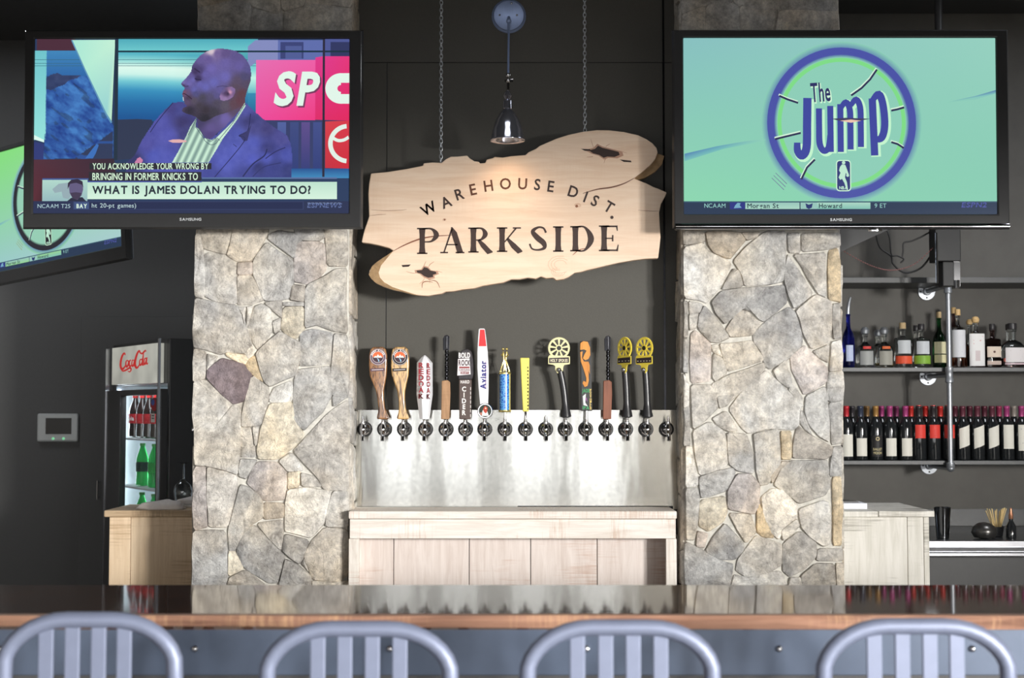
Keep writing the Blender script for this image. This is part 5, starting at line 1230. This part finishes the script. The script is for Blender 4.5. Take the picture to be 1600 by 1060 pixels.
spirit(1516, 68, 22, 'cylinder', CLEAR, None, ('ball', TANCAP), [], back=.12, liquid=(.6, AMBER), lab='amber bottle half hidden behind the bottle with red script')
spirit(1525, 70, 25, 'cylinder', CLEAR, None, ('ball', TANCAP), [(.04, .76, (240, 238, 236), .95, lambda p, W_, z0, z1: (p.stroke([(-W_*.5, -z1*.80, .003), (W_*.6, -z1*.92, .005)], (206, 70, 60), 1), p.stroke([(-W_*.5, -z1*.70, .003), (W_*.4, -z1*.80, .004)], (206, 90, 80), 1), p.rect(-W_*.3, -z1*.5, W_*.3, -z1*.2, (214, 200, 200), 1)))], sq=.5, liquid=(.5, AMBER), lab='square-shouldered bottle with a tall white label and red script')
spirit(1551, 59, 24, 'square', SMOKE, None, ('cork', BLACKCAP), [(.28, .56, (226, 208, 190), .8, lambda p, W_, z0, z1: p.disc(0, -(z0+z1)/2, .006, (90, 50, 44), 1, 16)), (.08, .18, (200, 180, 168), .8, None)], sq=.8, liquid=(.6, glass('dark_liquor', (110, 52, 36), ior=1.34)), lab='dark square bottle with a small beige label and black cap')
spirit(1577, 60, 26, 'round', CLEAR, None, ('cork', BLACKCAP), [], back=.13, lab='bottle hidden behind the broad round-shouldered decanter')
spirit(1582, 60, 38, 'round', CLEAR, None, ('cork', BLACKCAP), [(.14, .52, (232, 226, 226), .75, lines((180, 168, 172), 4, .9)), (.08, .12, (214, 190, 196), .8, None)], sq=.3, liquid=(.25, PINKL), lab='broad round-shouldered clear decanter near the right edge')
spirit(1619, 40, 30, 'round', CLEAR, None, ('cork', BLACKCAP), [], lab='bottle cut off by the right edge of the picture')

WG = plain('dark_wine_glass', (34, 36, 38), .08, var=.05, coat=.3)
CAPS = {}
def capm(c):
    if c not in CAPS: CAPS[c] = plain('foil_capsule_%d' % len(CAPS), c, .3, .2, var=.08)
    return CAPS[c]
def wine(px, Y, cap, label, mark, slant, lab, rl=(.045, .125), topc=None):
    q = P(px, 720, Y); t = thing('wine_bottle', (q.x, Y, Z3+.0005), lab, 'bottle', 'wine bottles on the lower shelf')
    sc_ = .96
    pr = [(.030, .001), (.0355, .003), (.037, .008), (.037, .175), (.0345, .195), (.022, .218), (.0155, .232), (.0145, .2375)]
    L([(r, z*sc_) for r, z in pr], 20).build('glass_body', WG, t, smooth=40)
    L([(.0148, .2376*sc_), (.0150, .28*sc_), (.0165, .282*sc_), (.0165, .289*sc_), (.0145, .2955*sc_)], 16).build('foil_capsule', capm(cap), t, smooth=40)
    if topc: L([(.0148, .2957*sc_), (.0148, .2985*sc_)], 16).build('wax_top', capm(topc), t, smooth=40)
    if label: lb(t, .037, rl[0], rl[1], label, .78, mark=mark, slant=slant)
    return t
PINKC, BURG, GOLDC = (176, 70, 128), (104, 52, 66), (170, 128, 72)
CRM = (240, 236, 224)
front = [(1323, (196, 50, 60), CRM, None, 0, (.02, .135), 'wine bottle with a red capsule, tucked against the right pillar'),
 (1345, (58, 66, 84), CRM, lines((214, 206, 190), 3), 0, (.022, .115), 'wine bottle with a blue-black capsule and low white label'),
 (1369, GOLDC, (48, 46, 46), lambda p, W_, z0, z1: (p.ring(0, -z1+.018, .006, .010, (214, 196, 150), (214, 196, 150), 1, 20), p.text("BALLET", 0, -z0-.032, .012, (222, 208, 160), 1, 1, width=W_*1.6, center=True), p.text("MOON", 0, -z0-.012, .013, (222, 208, 160), 1, 1, width=W_*1.5, center=True)), 0, (.02, .13), 'wine bottle with a gold capsule and dark label printed in gold'),
 (1391, PINKC, CRM, lines((214, 206, 190), 3), 0, (.022, .115), 'left one of the two white-labelled wine bottles with magenta capsules'),
 (1415.5, PINKC, CRM, lines((214, 206, 190), 3), 0, (.022, .115), 'right one of the two white-labelled wine bottles with magenta capsules'),
 (1436.5, (60, 52, 54), (232, 72, 62), lines((200, 50, 50), 1, .3), 0, (.115, .185), 'first from the left of the three red-labelled wine bottles'),
 (1459.2, (60, 52, 54), (232, 72, 62), lines((200, 50, 50), 1, .3), 0, (.115, .185), 'middle one of the three red-labelled wine bottles'),
 (1482, (60, 52, 54), (232, 72, 62), lines((200, 50, 50), 1, .3), 0, (.115, .185), 'red-labelled wine bottle partly behind the pipe'),
 (1505, BURG, CRM, lines((206, 196, 180), 2), .022, (.07, .175), 'slant-labelled wine bottle nearest the pipe'),
 (1528, BURG, CRM, lines((206, 196, 180), 2), .022, (.07, .175), 'middle one of the three slant-labelled wine bottles'),
 (1551, BURG, CRM, lines((206, 196, 180), 2), .022, (.07, .175), 'third slant-labelled wine bottle right of the pipe'),
 (1574, PINKC, CRM, lines((190, 182, 168), 5, .8), 0, (.06, .185), 'wine bottle with a tall straight white label and pink capsule'),
 (1597, PINKC, CRM, lambda p, W_, z0, z1: (p.rect(-W_*.7, -z1+.012, W_*.8, -z0-.03, (150, 152, 158), 1), p.stroke([(-W_*.5, -z1+.02, .002), (W_*.4, -z0-.04, .003), (-W_*.3, -z0-.04, .003)], (90, 92, 98), 2)), 0, (.05, .185), 'wine bottle with a sketch on its white label, at the right edge')]
for i, (px, cap, lc, mk, sl, rl, lab) in enumerate(front):
    wine(px, SHF+.045, cap, lc, mk, sl, lab, rl, topc=(222, 60, 54) if lc == (232, 72, 62) else None)
backs = [(1332, (70, 66, 70), 'the blue-black capsule'), (1355, (150, 116, 74), 'the gold capsule'), (1378, PINKC, 'the dark gold-printed label'), (1401, (140, 60, 104), 'the two magenta capsules'), (1424, (222, 60, 54), 'the first red label'), (1447, (222, 60, 54), 'the middle red label'),
 (1470, (222, 60, 54), 'the red label beside the pipe'), (1493, BURG, 'the pipe'), (1516, BURG, 'the slanted label nearest the pipe'), (1539, BURG, 'the middle slanted label'), (1562, (176, 66, 100), 'the third slanted label'), (1585, (180, 168, 160), 'the tall straight white label')]
for i, (px, cap, near) in enumerate(backs):
    wine(px, SHF+.165, cap, None, None, 0, 'plain dark wine bottle in the back row behind '+near)

# things under the right television: wall arm, cables, red bead string
ay = 7.15; q0 = P(1478, 356, ay); q1 = P(1478, 448, ay)
t = thing('speaker_arm', (q0.x, ay, q1.z), 'black hanging bracket below the right television, above the pipe', 'bracket')
H = q0.z-q1.z; k = ay/F
MB().box(-20*k, 20*k, -.03, .08, H*.42, H+.35).box(-8*k, 10*k, -.02, .06, .0, H*.42).build('housing', RUBBER, t, bevel=.004)
MB().tube([(-18*k, -.03, H*.05), (-18*k, -.03, H*.9)], .007, 8).box(10*k, 20*k, -.012, .0, .0, H*.5).build('chrome_strip', CHROME, t, smooth=30)
MB().tube([(14*k, -.02, -.01), (14*k, -.02, .03)], .014, 12).build('clamp', CHROME, t, smooth=30)
MB().tube([(-4*k, .03, H+.34), (-4*k, .03, ZC-q1.z)], .02, 12).build('ceiling_rod', BLACK, t)
def cable(pts, Y, r, m, name, label, cat='cable'):
    ps = [P(x, y, Y) for x, y in pts]; o0 = ps[0]
    q = smoothpath([tuple(p-o0) for p in ps], 6); o = MB().tube(q, r, 7).build(name, m, loc=o0, smooth=True); tag(o, label, cat); return o
cable([(1366,350),(1374,385),(1392,400),(1395,412),(1408,424),(1422,426),(1440,418),(1454,400),(1461,385)], 7.25, .005, RUBBER, 'black_cable', 'longest black cable drooping in a deep loop below the right television')
cable([(1382,352),(1390,372),(1393,398),(1402,400),(1412,405),(1407,411)], 7.2, .0042, RUBBER, 'black_cable', 'short black cable hanging left of the deep loop')
cable([(1458,360),(1440,370),(1424,377),(1412,380),(1411,393),(1409,404)], 7.22, .0042, RUBBER, 'black_cable', 'black cable bending down from the hanging bracket')
ps = smoothpath([tuple(P(x, y, 6.92+.24*i/5)) for i, (x, y) in enumerate(((1311,388),(1345,408),(1375,420),(1400,422),(1430,412),(1459,386)))], 9)
bm_ = MB(); base = Vector(ps[0])
for p in ps: bm_.lathe([(.0008, -.004), (.0042, 0), (.0008, .004)], 6, tuple(Vector(p)-base))
bm_.tube([tuple(Vector(p)-base) for p in ps], .0008, 4)
o = bm_.build('bead_string', plain('red_beads', (150, 104, 102), .5, var=.1), loc=base); tag(o, 'thin dull red bead string sagging below the right television', 'string')
g = P(1350, 360, 6.9)
o = MB().add([(0, 0, 0), (.28, 0, 0), (0, 0, -.13), (0, .02, 0), (.28, .02, 0), (0, .02, -.13)], [(0, 1, 2), (3, 5, 4), (0, 3, 4, 1), (1, 4, 5, 2), (2, 5, 3, 0)]).build('wall_gusset', BLACK, loc=(P(1305, 360, 6.9).x, 6.9, P(1305, 356, 6.9).z)); tag(o, 'black triangular gusset at the top of the right pillar, behind the television', 'bracket')

# ---------------------------------------------------------------- steel counter at the far right
Y = 6.89; q = P(1453, 845, Y); z1 = q.z; x0 = q.x-.25; X1 = 4.2
t = thing('steel_back_counter', (x0, Y, 0), 'stainless steel work counter with a double front edge, right of the white cabinet', 'counter')
W = X1-x0
B(0, W, 0, RW-Y-.01, z1-.012, z1-.001).build('counter_top', plain('dark_counter_top', (60, 62, 64), .25, var=.1), t)
B(0, W, -.008, .004, z1-.034, z1+.001).build('upper_edge', STAINLESS, t, bevel=.004)
B(0, W, -.03, .05, z1-.078, z1-.050).build('speed_rail', STAINLESS, t, bevel=.008)
B(0, W, .05, .07, 0, z1-.035).build('front_panel', BLACK, t)
B(0, W, .07, RW-Y-.02, 0, z1-.013).build('cabinet_body', BLACK, t)
B(0, W, RW-Y-.012, RW-Y-.004, z1, z1+.09).build('back_splash', SHELF, t)
CZ = z1
def on(px, Y_): return P(px, 840, Y_).x
o = L([(.028, 0), (.030, .002), (.036, .10), (.040, .15), (.041, .152), (.037, .153), (.036, .148), (.026, .01)], 28).build('shaker_tin', plain('shaker_steel', (120, 122, 126), .1, 1, var=.02), loc=(on(1473, 7.0), 7.0, CZ), smooth=30); tag(o, 'tall dark steel cocktail shaker tin on the steel counter', 'shaker')
t = thing('stick_cup', (on(1558, 7.1), 7.1, CZ), 'small dark cup full of pale wooden stir sticks', 'cup')
L([(.022, 0), (.026, .002), (.034, .05), (.032, .05), (.024, .006)], 20).build('cup', BLACK, t, smooth=30)
r = random.Random(2); mm = plain('pale_bamboo', (222, 196, 140), .6, var=.1)
for i in range(16):
    a = -.30+.6*i/15; x = .014*math.sin(a*5); MB().tube([(x*.3, r.uniform(-.01, .01), .008), (x+a*.12, r.uniform(-.015, .015), .135+r.uniform(-.008, .008))], .0028, 5).build('stir_stick', mm, t)
t = thing('dropper_bottle', (on(1580, 7.0), 7.0, CZ), 'small dark dropper bottle at the right end of the steel counter', 'bottle')
L([(.020, 0), (.024, .002), (.024, .06), (.010, .085), (.010, .095)], 18).build('bottle_body', WG, t, smooth=30); L([(.010, .0952), (.011, .097), (.011, .12), (.008, .122), (.006, .145), (.001, .15)], 14).build('dropper_cap', plain('copper_cap', (196, 140, 110), .3, .6), t, smooth=30)
o = L([(.02, 0), (.05, .006), (.062, .03), (.055, .055), (.03, .075), (.001, .08)], 28).build('steel_bowl', plain('dull_dark_steel', (96, 94, 92), .3, .8, var=.2), loc=(on(1538, 7.0), 7.0, CZ), smooth=50); tag(o, 'upturned dull steel bowl next to the stick cup', 'bowl')
Yb = 6.5; q = P(1332, 796, Yb)
o = B(-.11, .045, -.09, .09, 0, .026).build('paper_stack', plain('white_paper', (236, 238, 246), .6, var=.03), loc=(q.x, Yb, RCZ+.001), bevel=.002); tag(o, 'white stack of paper on the weathered white cabinet', 'paper')
o = MB().box(-.10, .04, -.06, .06, 0, .006).build('black_menu_cover', BLACK, loc=(q.x-.03, Yb+.005, RCZ+.0275), rot=(0, 0, .1)); tag(o, 'thin black folder lying on the white stack of paper', 'folder')

# ---------------------------------------------------------------- drinks cooler, back left
A0 = Vector((-2.17, 7.66, 0)); CW, CH, CD = .904, 1.905, .40
t = thing('drinks_cooler', A0, 'tall black drinks cooler with a lit glass door and a red script sign', 'cooler', rz=R(-57.2))
gx0, gx1 = .286*CW, .914*CW; hx0, hx1 = .125*CW, .914*CW
m = MB().box(0, .03, .02, CD, 0, CH).box(CW-.03, CW, .02, CD, 0, CH).box(.03, CW-.03, CD-.02, CD, 0, CH).box(.03, CW-.03, .02, CD-.02, CH-.22, CH).box(.03, CW-.03, .02, CD-.02, 0, .16)
m.build('cabinet', BLACK, t, bevel=.004)
LINER = plain('white_liner', (222, 232, 236), .5, var=.02)
B(.032, CW-.032, CD-.03, CD-.021, .161, CH-.221).box(.031, .04, .03, CD-.03, .161, CH-.221).box(CW-.04, CW-.031, .03, CD-.03, .161, CH-.221) if False else MB().box(.04, CW-.04, CD-.03, CD-.021, .161, CH-.221).box(.031, .04, .03, CD-.021, .161, CH-.221).box(CW-.04, CW-.031, .03, CD-.021, .161, CH-.221).build('liner', LINER, t)
f = MB().box(hx0-.10, gx0, -.02, .018, .02, CH-.245).box(gx1, CW-.012, -.02, .018, .02, CH-.245).box(gx0, gx1, -.02, .018, CH-.275, CH-.245).box(gx0, gx1, -.02, .018, .02, .14)
dz = f.build('door_frame', BLACK, t, bevel=.004)
B(gx0, gx1, -.004, .002, .14, CH-.275).build('door_pane', glass('door_glass', (250, 252, 252), .01, 1.1), dz)
B(.005, .02, -.024, -.002, .02, CH-.02).build('edge_trim', STAINLESS, t); B(CW-.03, CW-.012, -.03, -.021, .02, CH-.0).build('edge_trim', STAINLESS, t)
hdm, nt, b = nodes('lit_sign_panel'); v = coords(nt, (3, 3, 3)); n = noise(nt, v, 1.5, 2, .5); rr_ = ramp(nt, n, [(.3, rgba((150, 150, 142))), (.7, rgba((190, 190, 180)))]); nt.links.new(rr_.outputs[0], b.inputs['Base Color']); nt.links.new(rr_.outputs[0], b.inputs['Emission Color']); b.inputs['Emission Strength'].default_value = .75; setp(b, Roughness=.3)
hd = B(hx0, hx1, -.02, .018, CH-.215, CH-.02).build('sign_panel', hdm, t, bevel=.002)
p = Paint(); RED = (226, 52, 50)
# script lettering on a 150 x 92 page
def sc_(pts, w0, w1=None):
    q = smoothpath([(float(a), float(b_)) for a, b_ in pts], 6); n_ = len(q)-1
    p.stroke([(x, y, w0*1.5+((w1 or w0*1.9)*1.35-w0*1.5)*math.sin(PI*i/n_)) for i, (x, y) in enumerate(q)], RED, 1)
sc_([(30,12),(26,4),(16,8),(6,26),(2,48),(6,64),(16,68),(28,60),(34,52)], 3, 9)
sc_([(2,62),(14,76),(34,74),(56,66),(66,72),(58,82),(46,78)], 2, 6)
sc_([(44,34),(36,38),(34,52),(40,60),(48,52),(50,40),(44,34)], 3, 7)
sc_([(64,34),(56,38),(54,52),(60,60),(68,54)], 3, 7)
sc_([(80,36),(72,36),(69,50),(74,60),(82,50),(85,34),(83,54),(88,60),(92,54)], 2.5, 6)
sc_([(118,12),(112,0),(100,10),(90,34),(88,52),(94,66),(104,66),(114,54)], 3, 9)
sc_([(112,6),(128,12),(144,2),(150,6)], 2, 6)
sc_([(124,34),(116,38),(114,52),(120,58),(127,50),(129,40),(124,34)], 3, 6)
sc_([(136,8),(133,28),(130,50),(134,58),(138,52)], 3, 7)
sc_([(150,32),(142,34),(139,48),(144,56),(150,46),(154,30),(152,50),(157,56),(160,50)], 2.5, 6)
pw = (hx1-hx0)
p.build('red_script_lettering', lambda x, y, l: (hx0+pw*(.20+.62*x/160), -.0205, CH-.05-y*.00125), attrmat('lit_red_print', .6), hd)
# shelves with bottles
SHZ = [CH-.495, CH-.745, CH-1.0]
lm = glow('cool_strip', (225, 240, 255), 5.0)
B(.045, .055, .035, .05, .2, CH-.24).build('light_strip', lm, t)
l = bpy.data.lights.new('cooler_light', 'AREA'); l.shape = 'RECTANGLE'; l.size = .5; l.size_y = .05; l.energy = 1.2; l.color = (.85, .95, 1)
lo = bpy.data.objects.new('cooler_light', l); C.objects.link(lo); lo.parent = t; lo.location = (CW/2, .06, CH-.24)
l = bpy.data.lights.new('cooler_light', 'AREA'); l.shape = 'RECTANGLE'; l.size = .06; l.size_y = 1.1; l.energy = 2.2; l.color = (.85, .95, 1)
lo = bpy.data.objects.new('cooler_light', l); C.objects.link(lo); lo.parent = t; lo.location = (.06, .06, 1.1); lo.rotation_euler = (R(90), 0, R(-50))
for z in SHZ:
    m = MB().box(.045, CW-.045, .03, .038, z-.010, z-.002).box(.045, CW-.045, CD-.05, CD-.042, z-.010, z-.002)
    for i in range(34): x = .05+i*(CW-.1)/33; m.box(x-.002, x+.002, .03, CD-.045, z-.002, z)
    m.build('wire_shelf', WHITEP, t)
COLA = plain('dark_cola', (40, 26, 24), .08, var=.05, coat=.4); GRN = glass('green_plastic', (70, 215, 110), .05, 1.2, .55)
def soda(u, v_, zi, m_, capc, labc, txt, label, tall=1.0):
    loc = A0+Matrix.Rotation(R(-57.2), 3, 'Z') @ Vector((u, v_, SHZ[zi]+.001))
    b_ = thing('soda_bottle', loc, label, 'bottle', 'soda bottles in the cooler', rz=R(-40))
    h = .222*tall
    L([(.024, .0), (.032, .006), (.033, .03), (.030, .06), (.032, .10), (.032, h*.62), (.026, h*.74), (.013, h*.9), (.0125, h*.94)], 20).build('bottle_body', m_, b_, smooth=40)
    L([(.0155, h*.941), (.0155, h)], 16).build('cap', capm(capc), b_, smooth=40)
    lb(b_, .033, .075, .125, labc, 2.2, mark=(lambda p, W_, z0, z1: p.text(txt, 0, -z0-.016, .02, (240, 236, 236), 1, 2, width=.05, center=True)) if txt else lines((230, 240, 230), 3, .4))
for k, u in enumerate((.15, .27, .38, .49, .60)):
    soda(u, .10, 0, COLA, (196, 44, 44), (188, 36, 44), 'Cola' if k == 0 else None, 'cola bottle with a red label on the top cooler shelf, '+('leftmost' if k == 0 else 'second from the left' if k == 1 else 'third from the left' if k == 2 else 'fourth from the left' if k == 3 else 'rightmost'))
soda(.31, .09, 1, GRN, (60, 150, 70), (36, 66, 60), None, 'left green soda bottle on the middle cooler shelf'); soda(.50, .09, 1, GRN, (60, 150, 70), (60, 190, 90), None, 'right green soda bottle on the middle cooler shelf')
soda(.31, .09, 2, GRN, (60, 150, 70), (36, 66, 60), None, 'left green soda bottle on the low cooler shelf'); soda(.50, .09, 2, GRN, (60, 150, 70), (60, 190, 90), None, 'right green soda bottle on the low cooler shelf')
q = Paint(); q.disc(0, 0, 10, (150, 40, 46), 1, 24); q.disc(-4, -3, 5, (70, 90, 160), 2, 16); q.rect(-9, 14, 2, 27, (210, 206, 200), 1); q.rect(-7, 16, 0, 18, (90, 90, 90), 2); q.rect(-7, 20, 0, 22, (90, 90, 90), 2)
q.build('door_sticker', lambda x, y, l: (gx1-.07+x*.0052, -.0045-.0003*l, CH-.32-y*.0033), PAINT, dz)

# on the tan cabinet: towel, tray, upturned wine glass, and the side tap seen past the pillar
Yg = 6.62; q = P(283, 797, Yg)
t0 = B(-.09, .12, -.09, .09, 0, .012).build('serving_tray', plain('pale_tray', (214, 208, 200), .4, var=.05), loc=(P(297, 790, Yg-.03).x+.02, Yg+.03, LCZ+.001), bevel=.003); tag(t0, 'pale flat tray on the tan cabinet beside the pillar', 'tray')
bmt = bmesh.new(); bmesh.ops.create_icosphere(bmt, subdivisions=3, radius=1)
r = random.Random(12)
for v in bmt.verts:
    x, y, z = v.co; f_ = 1+.12*math.sin(5*x+3*y)+.08*math.sin(9*y+2*x+4*z)+.06*math.sin(13*x-7*z)
    v.co = (x*.105*f_, y*.05*f_, max(0, (z+.25))*.032*f_)
me = bpy.data.meshes.new('folded_towel'); bmt.to_mesh(me); bmt.free(); me.materials.append(LEAF)
for pl in me.polygons: pl.use_smooth = True
o = bpy.data.objects.new('folded_towel', me); C.objects.link(o); o.location = (P(259, 795, Yg-.1).x, Yg-.145, LCZ+.001); tag(o, 'crumpled white towel on the tan cabinet', 'towel')
o2 = bpy.data.objects.new('folded_towel', me.copy()); C.objects.link(o2); o2.location = (P(298, 780, Yg).x, Yg+.0, LCZ+.0145); o2.rotation_euler = (0, 0, .3); o2.scale = (.6, .7, .8); tag(o2, 'smaller bunched white towel on the pale tray by the pillar', 'towel')
wg = L([(.036, 0), (.043, .03), (.048, .065), (.040, .095), (.016, .115), (.005, .122), (.004, .19), (.008, .196), (.034, .2)], 28, cap0=False).build('wine_glass', CLEAR, loc=(q.x-.02, Yg+.13, LCZ+.001), smooth=50)
s_ = wg.modifiers.new('s', 'SOLIDIFY'); s_.thickness = .0015; tag(wg, 'wine glass standing upside down on the tan cabinet', 'glass')
q = P(309, 655, 6.72)
t = thing('side_tap', (q.x, 6.79, q.z), 'chrome tap peeking out left of the left pillar', 'tap')
MB().tube([(0, 0, 0), (0, -.06, 0)], .011, 12).tube([(0, -.06, 0), (-.012, -.08, -.03), (-.02, -.08, -.055)], [.012, .009, .008], 12).build('spout', CHROME, t, smooth=40)
MB().lathe([(.011, -.01), (.013, 0), (.011, .012), (.007, .016), (.006, .05), (.01, .055), (.01, .10), (.004, .105)], 16, (0, -.06, 0)).build('faucet_body', CHROME, t, smooth=40)
MB().tube([(0, 0, 0), (0, 0, LCZ-q.z+.002)], .012, 12).lathe([(.02, LCZ-q.z+.001), (.02, LCZ-q.z+.008)], 20).build('tap_column', CHROME, t, smooth=40)

# wall control panel
q = P(92, 668.5, LW); t = thing('wall_control_panel', (q.x, LW-.001, q.z), 'silver touch panel on the black wall at the far left', 'control panel'); k = LW/F
hw, hh_ = 32*k, 22*k
B(-hw, hw, -.028, 0, -hh_, hh_).build('panel_case', plain('silver_plastic', (196, 200, 200), .4, .1, var=.04), t, bevel=.012, seg=3)
B(-18*k, 22*k, -.030, -.0275, -10*k, 15*k).build('touch_screen', BEZEL, t)
for x in (-6, 10): L([(.008, -.029), (.0075, -.031), (.001, -.032)], 16, (x*k, 0, -17*k), ax='Y').build('button', glow('green_led', (130, 214, 160), .7), t, smooth=30)

# ---------------------------------------------------------------- the bar in front
BZ = 1.07; BY0, BY1 = 3.42, 4.0
t = thing('bar_counter', (0, BY0, 0), 'long dark varnished wooden bar with a raw front edge and blue-grey steel apron', 'bar')
B(-2.6, 2.6, .02, BY1-BY0, BZ-.04, BZ).build('bar_top', BARTOP, t, bevel=.002)
r = random.Random(5); n = 90; top_ = []; 
vs = []; fs = []
for i in range(n+1):
    x = -2.6+5.2*i/n; o_ = .004*math.sin(x*3.1)+.003*math.sin(x*7.7+1)+r.uniform(-.0012, .0012); zb_ = BZ-.030-.004*math.sin(x*1.7)
    vs += [(x, .021, BZ), (x, -.004+o_, BZ-.001), (x, -.012+o_, BZ-.012), (x, -.004+o_*.5, zb_), (x, .021, zb_)]
for i in range(n):
    for j in range(5): a, b_ = i*5+j, i*5+(j+1) % 5; fs.append((a, b_, b_+5, a+5))
MB().add(vs, fs).build('raw_edge', BAREDGE, t, smooth=50)
za0, za1 = P(800, 1056, BY0+.02).z, BZ-.036
B(-2.6, 2.6, .02, .035, za0, za1).build('steel_apron', APRON, t, bevel=.002)
for px in (-2, 304, 609, 917, 1219, 1521): 
    qq = P(px, 1015, BY0+.01); MB().ball((qq.x, .018, qq.z), .0085, 12).build('bolt', CHROME, t, smooth=True)
xk = -2.6; r = random.Random(9)
while xk < 2.6:
    w_ = r.uniform(.12, .2); B(xk+.002, min(2.6, xk+w_)-.002, .16, .18, .02, BZ-.045).build('front_plank', wood('bar_front_plank', (120, 88, 62), (84, 60, 44), (150, 116, 84), 'Z', .4), t, bevel=.002); xk += w_
B(-2.6, 2.6, .181, .22, .02, BZ-.042).build('bar_frame', BLACK, t)
B(-2.6, 2.6, .036, .159, za0-.02, za0+.02).build('apron_rail', BLACK, t)
B(-2.6, 2.6, .10, .14, .18, .22).build('foot_rail', GALV, t, bevel=.01)

def stool(px0, px1, py, Y, slats, label):
    a, b_ = P(px0, py, Y), P(px1, py, Y); cx = (a.x+b_.x)/2; W = (b_.x-a.x)/2; zt_ = a.z; k = Y/F
    t = thing('metal_bar_stool', (cx, Y, 0), label, 'bar stool', 'brushed metal bar stools along the bar')
    rt = .0172; ro = .135; w2 = W-rt; zt2 = zt_-rt; SH = .74
    pts = [(-w2+.015, .05, SH), (-w2+.008, .03, .9)]+[(-w2, .0, zt2-ro-.02)]
    for i in range(1, 9): an = PI-PI/2*i/8; pts.append((-w2+ro+ro*math.cos(an), 0, zt2-ro*.75+ro*.75*math.sin(an)))
    for i in range(0, 8): an = PI/2-PI/2*i/8; pts.append((w2-ro+ro*math.cos(an), 0, zt2-ro*.75+ro*.75*math.sin(an)))
    pts += [(w2, .0, zt2-ro-.02), (w2-.008, .03, .9), (w2-.015, .05, SH)]
    MB().tube(pts, rt, 14, flat=1.0).build('back_frame', ALU, t, smooth=60)
    for sx in slats:
        x = P(sx, py, Y).x-cx; B(x-.0155, x+.0155, -.004, .004, .78, zt2+.002).build('back_slat', ALU, t, bevel=.002).rotation_euler = (0, 0, 0)
    B(-w2, w2, -.012, .012, .765, .785).build('lower_back_rail', ALU, t, bevel=.004)
    s_ = MB().lathe([(w2*1.05, SH-.03), (w2*1.08, SH-.015), (w2*1.05, SH), (w2*.5, SH-.012), (.01, SH-.014)], 32, (0, .19, 0), sq=.6).build('seat', ALU, t, smooth=40)
    for sx in (-1, 1):
        for yy in (.02, .35):
            MB().tube([(sx*w2*.9, yy, SH-.02), (sx*(w2+.02), yy+(.03 if yy > .2 else -.03), .012)], [.014, .012], 12).build('leg', ALU, t, smooth=60)
    MB().tube([(-w2, .0, .25), (w2, .0, .25), (w2, .37, .25), (-w2, .37, .25)], .009, 8, closed=True).build('foot_ring', ALU, t, smooth=60)
    return t
stool(-6, 288, 956, 3.02, (73, 114, 155, 195), 'leftmost brushed metal bar stool, cut by the left edge of the picture')
stool(404, 718, 970, 3.0, (497, 539, 582, 625), 'second brushed metal bar stool from the left, below the left pillar')
stool(810, 1127, 968, 2.98, (902, 946, 989, 1032), 'third brushed metal bar stool from the left, below the centre cabinet')
stool(1272, 1588, 966, 2.98, (1365, 1409, 1452, 1494), 'rightmost brushed metal bar stool, below the weathered white cabinet')
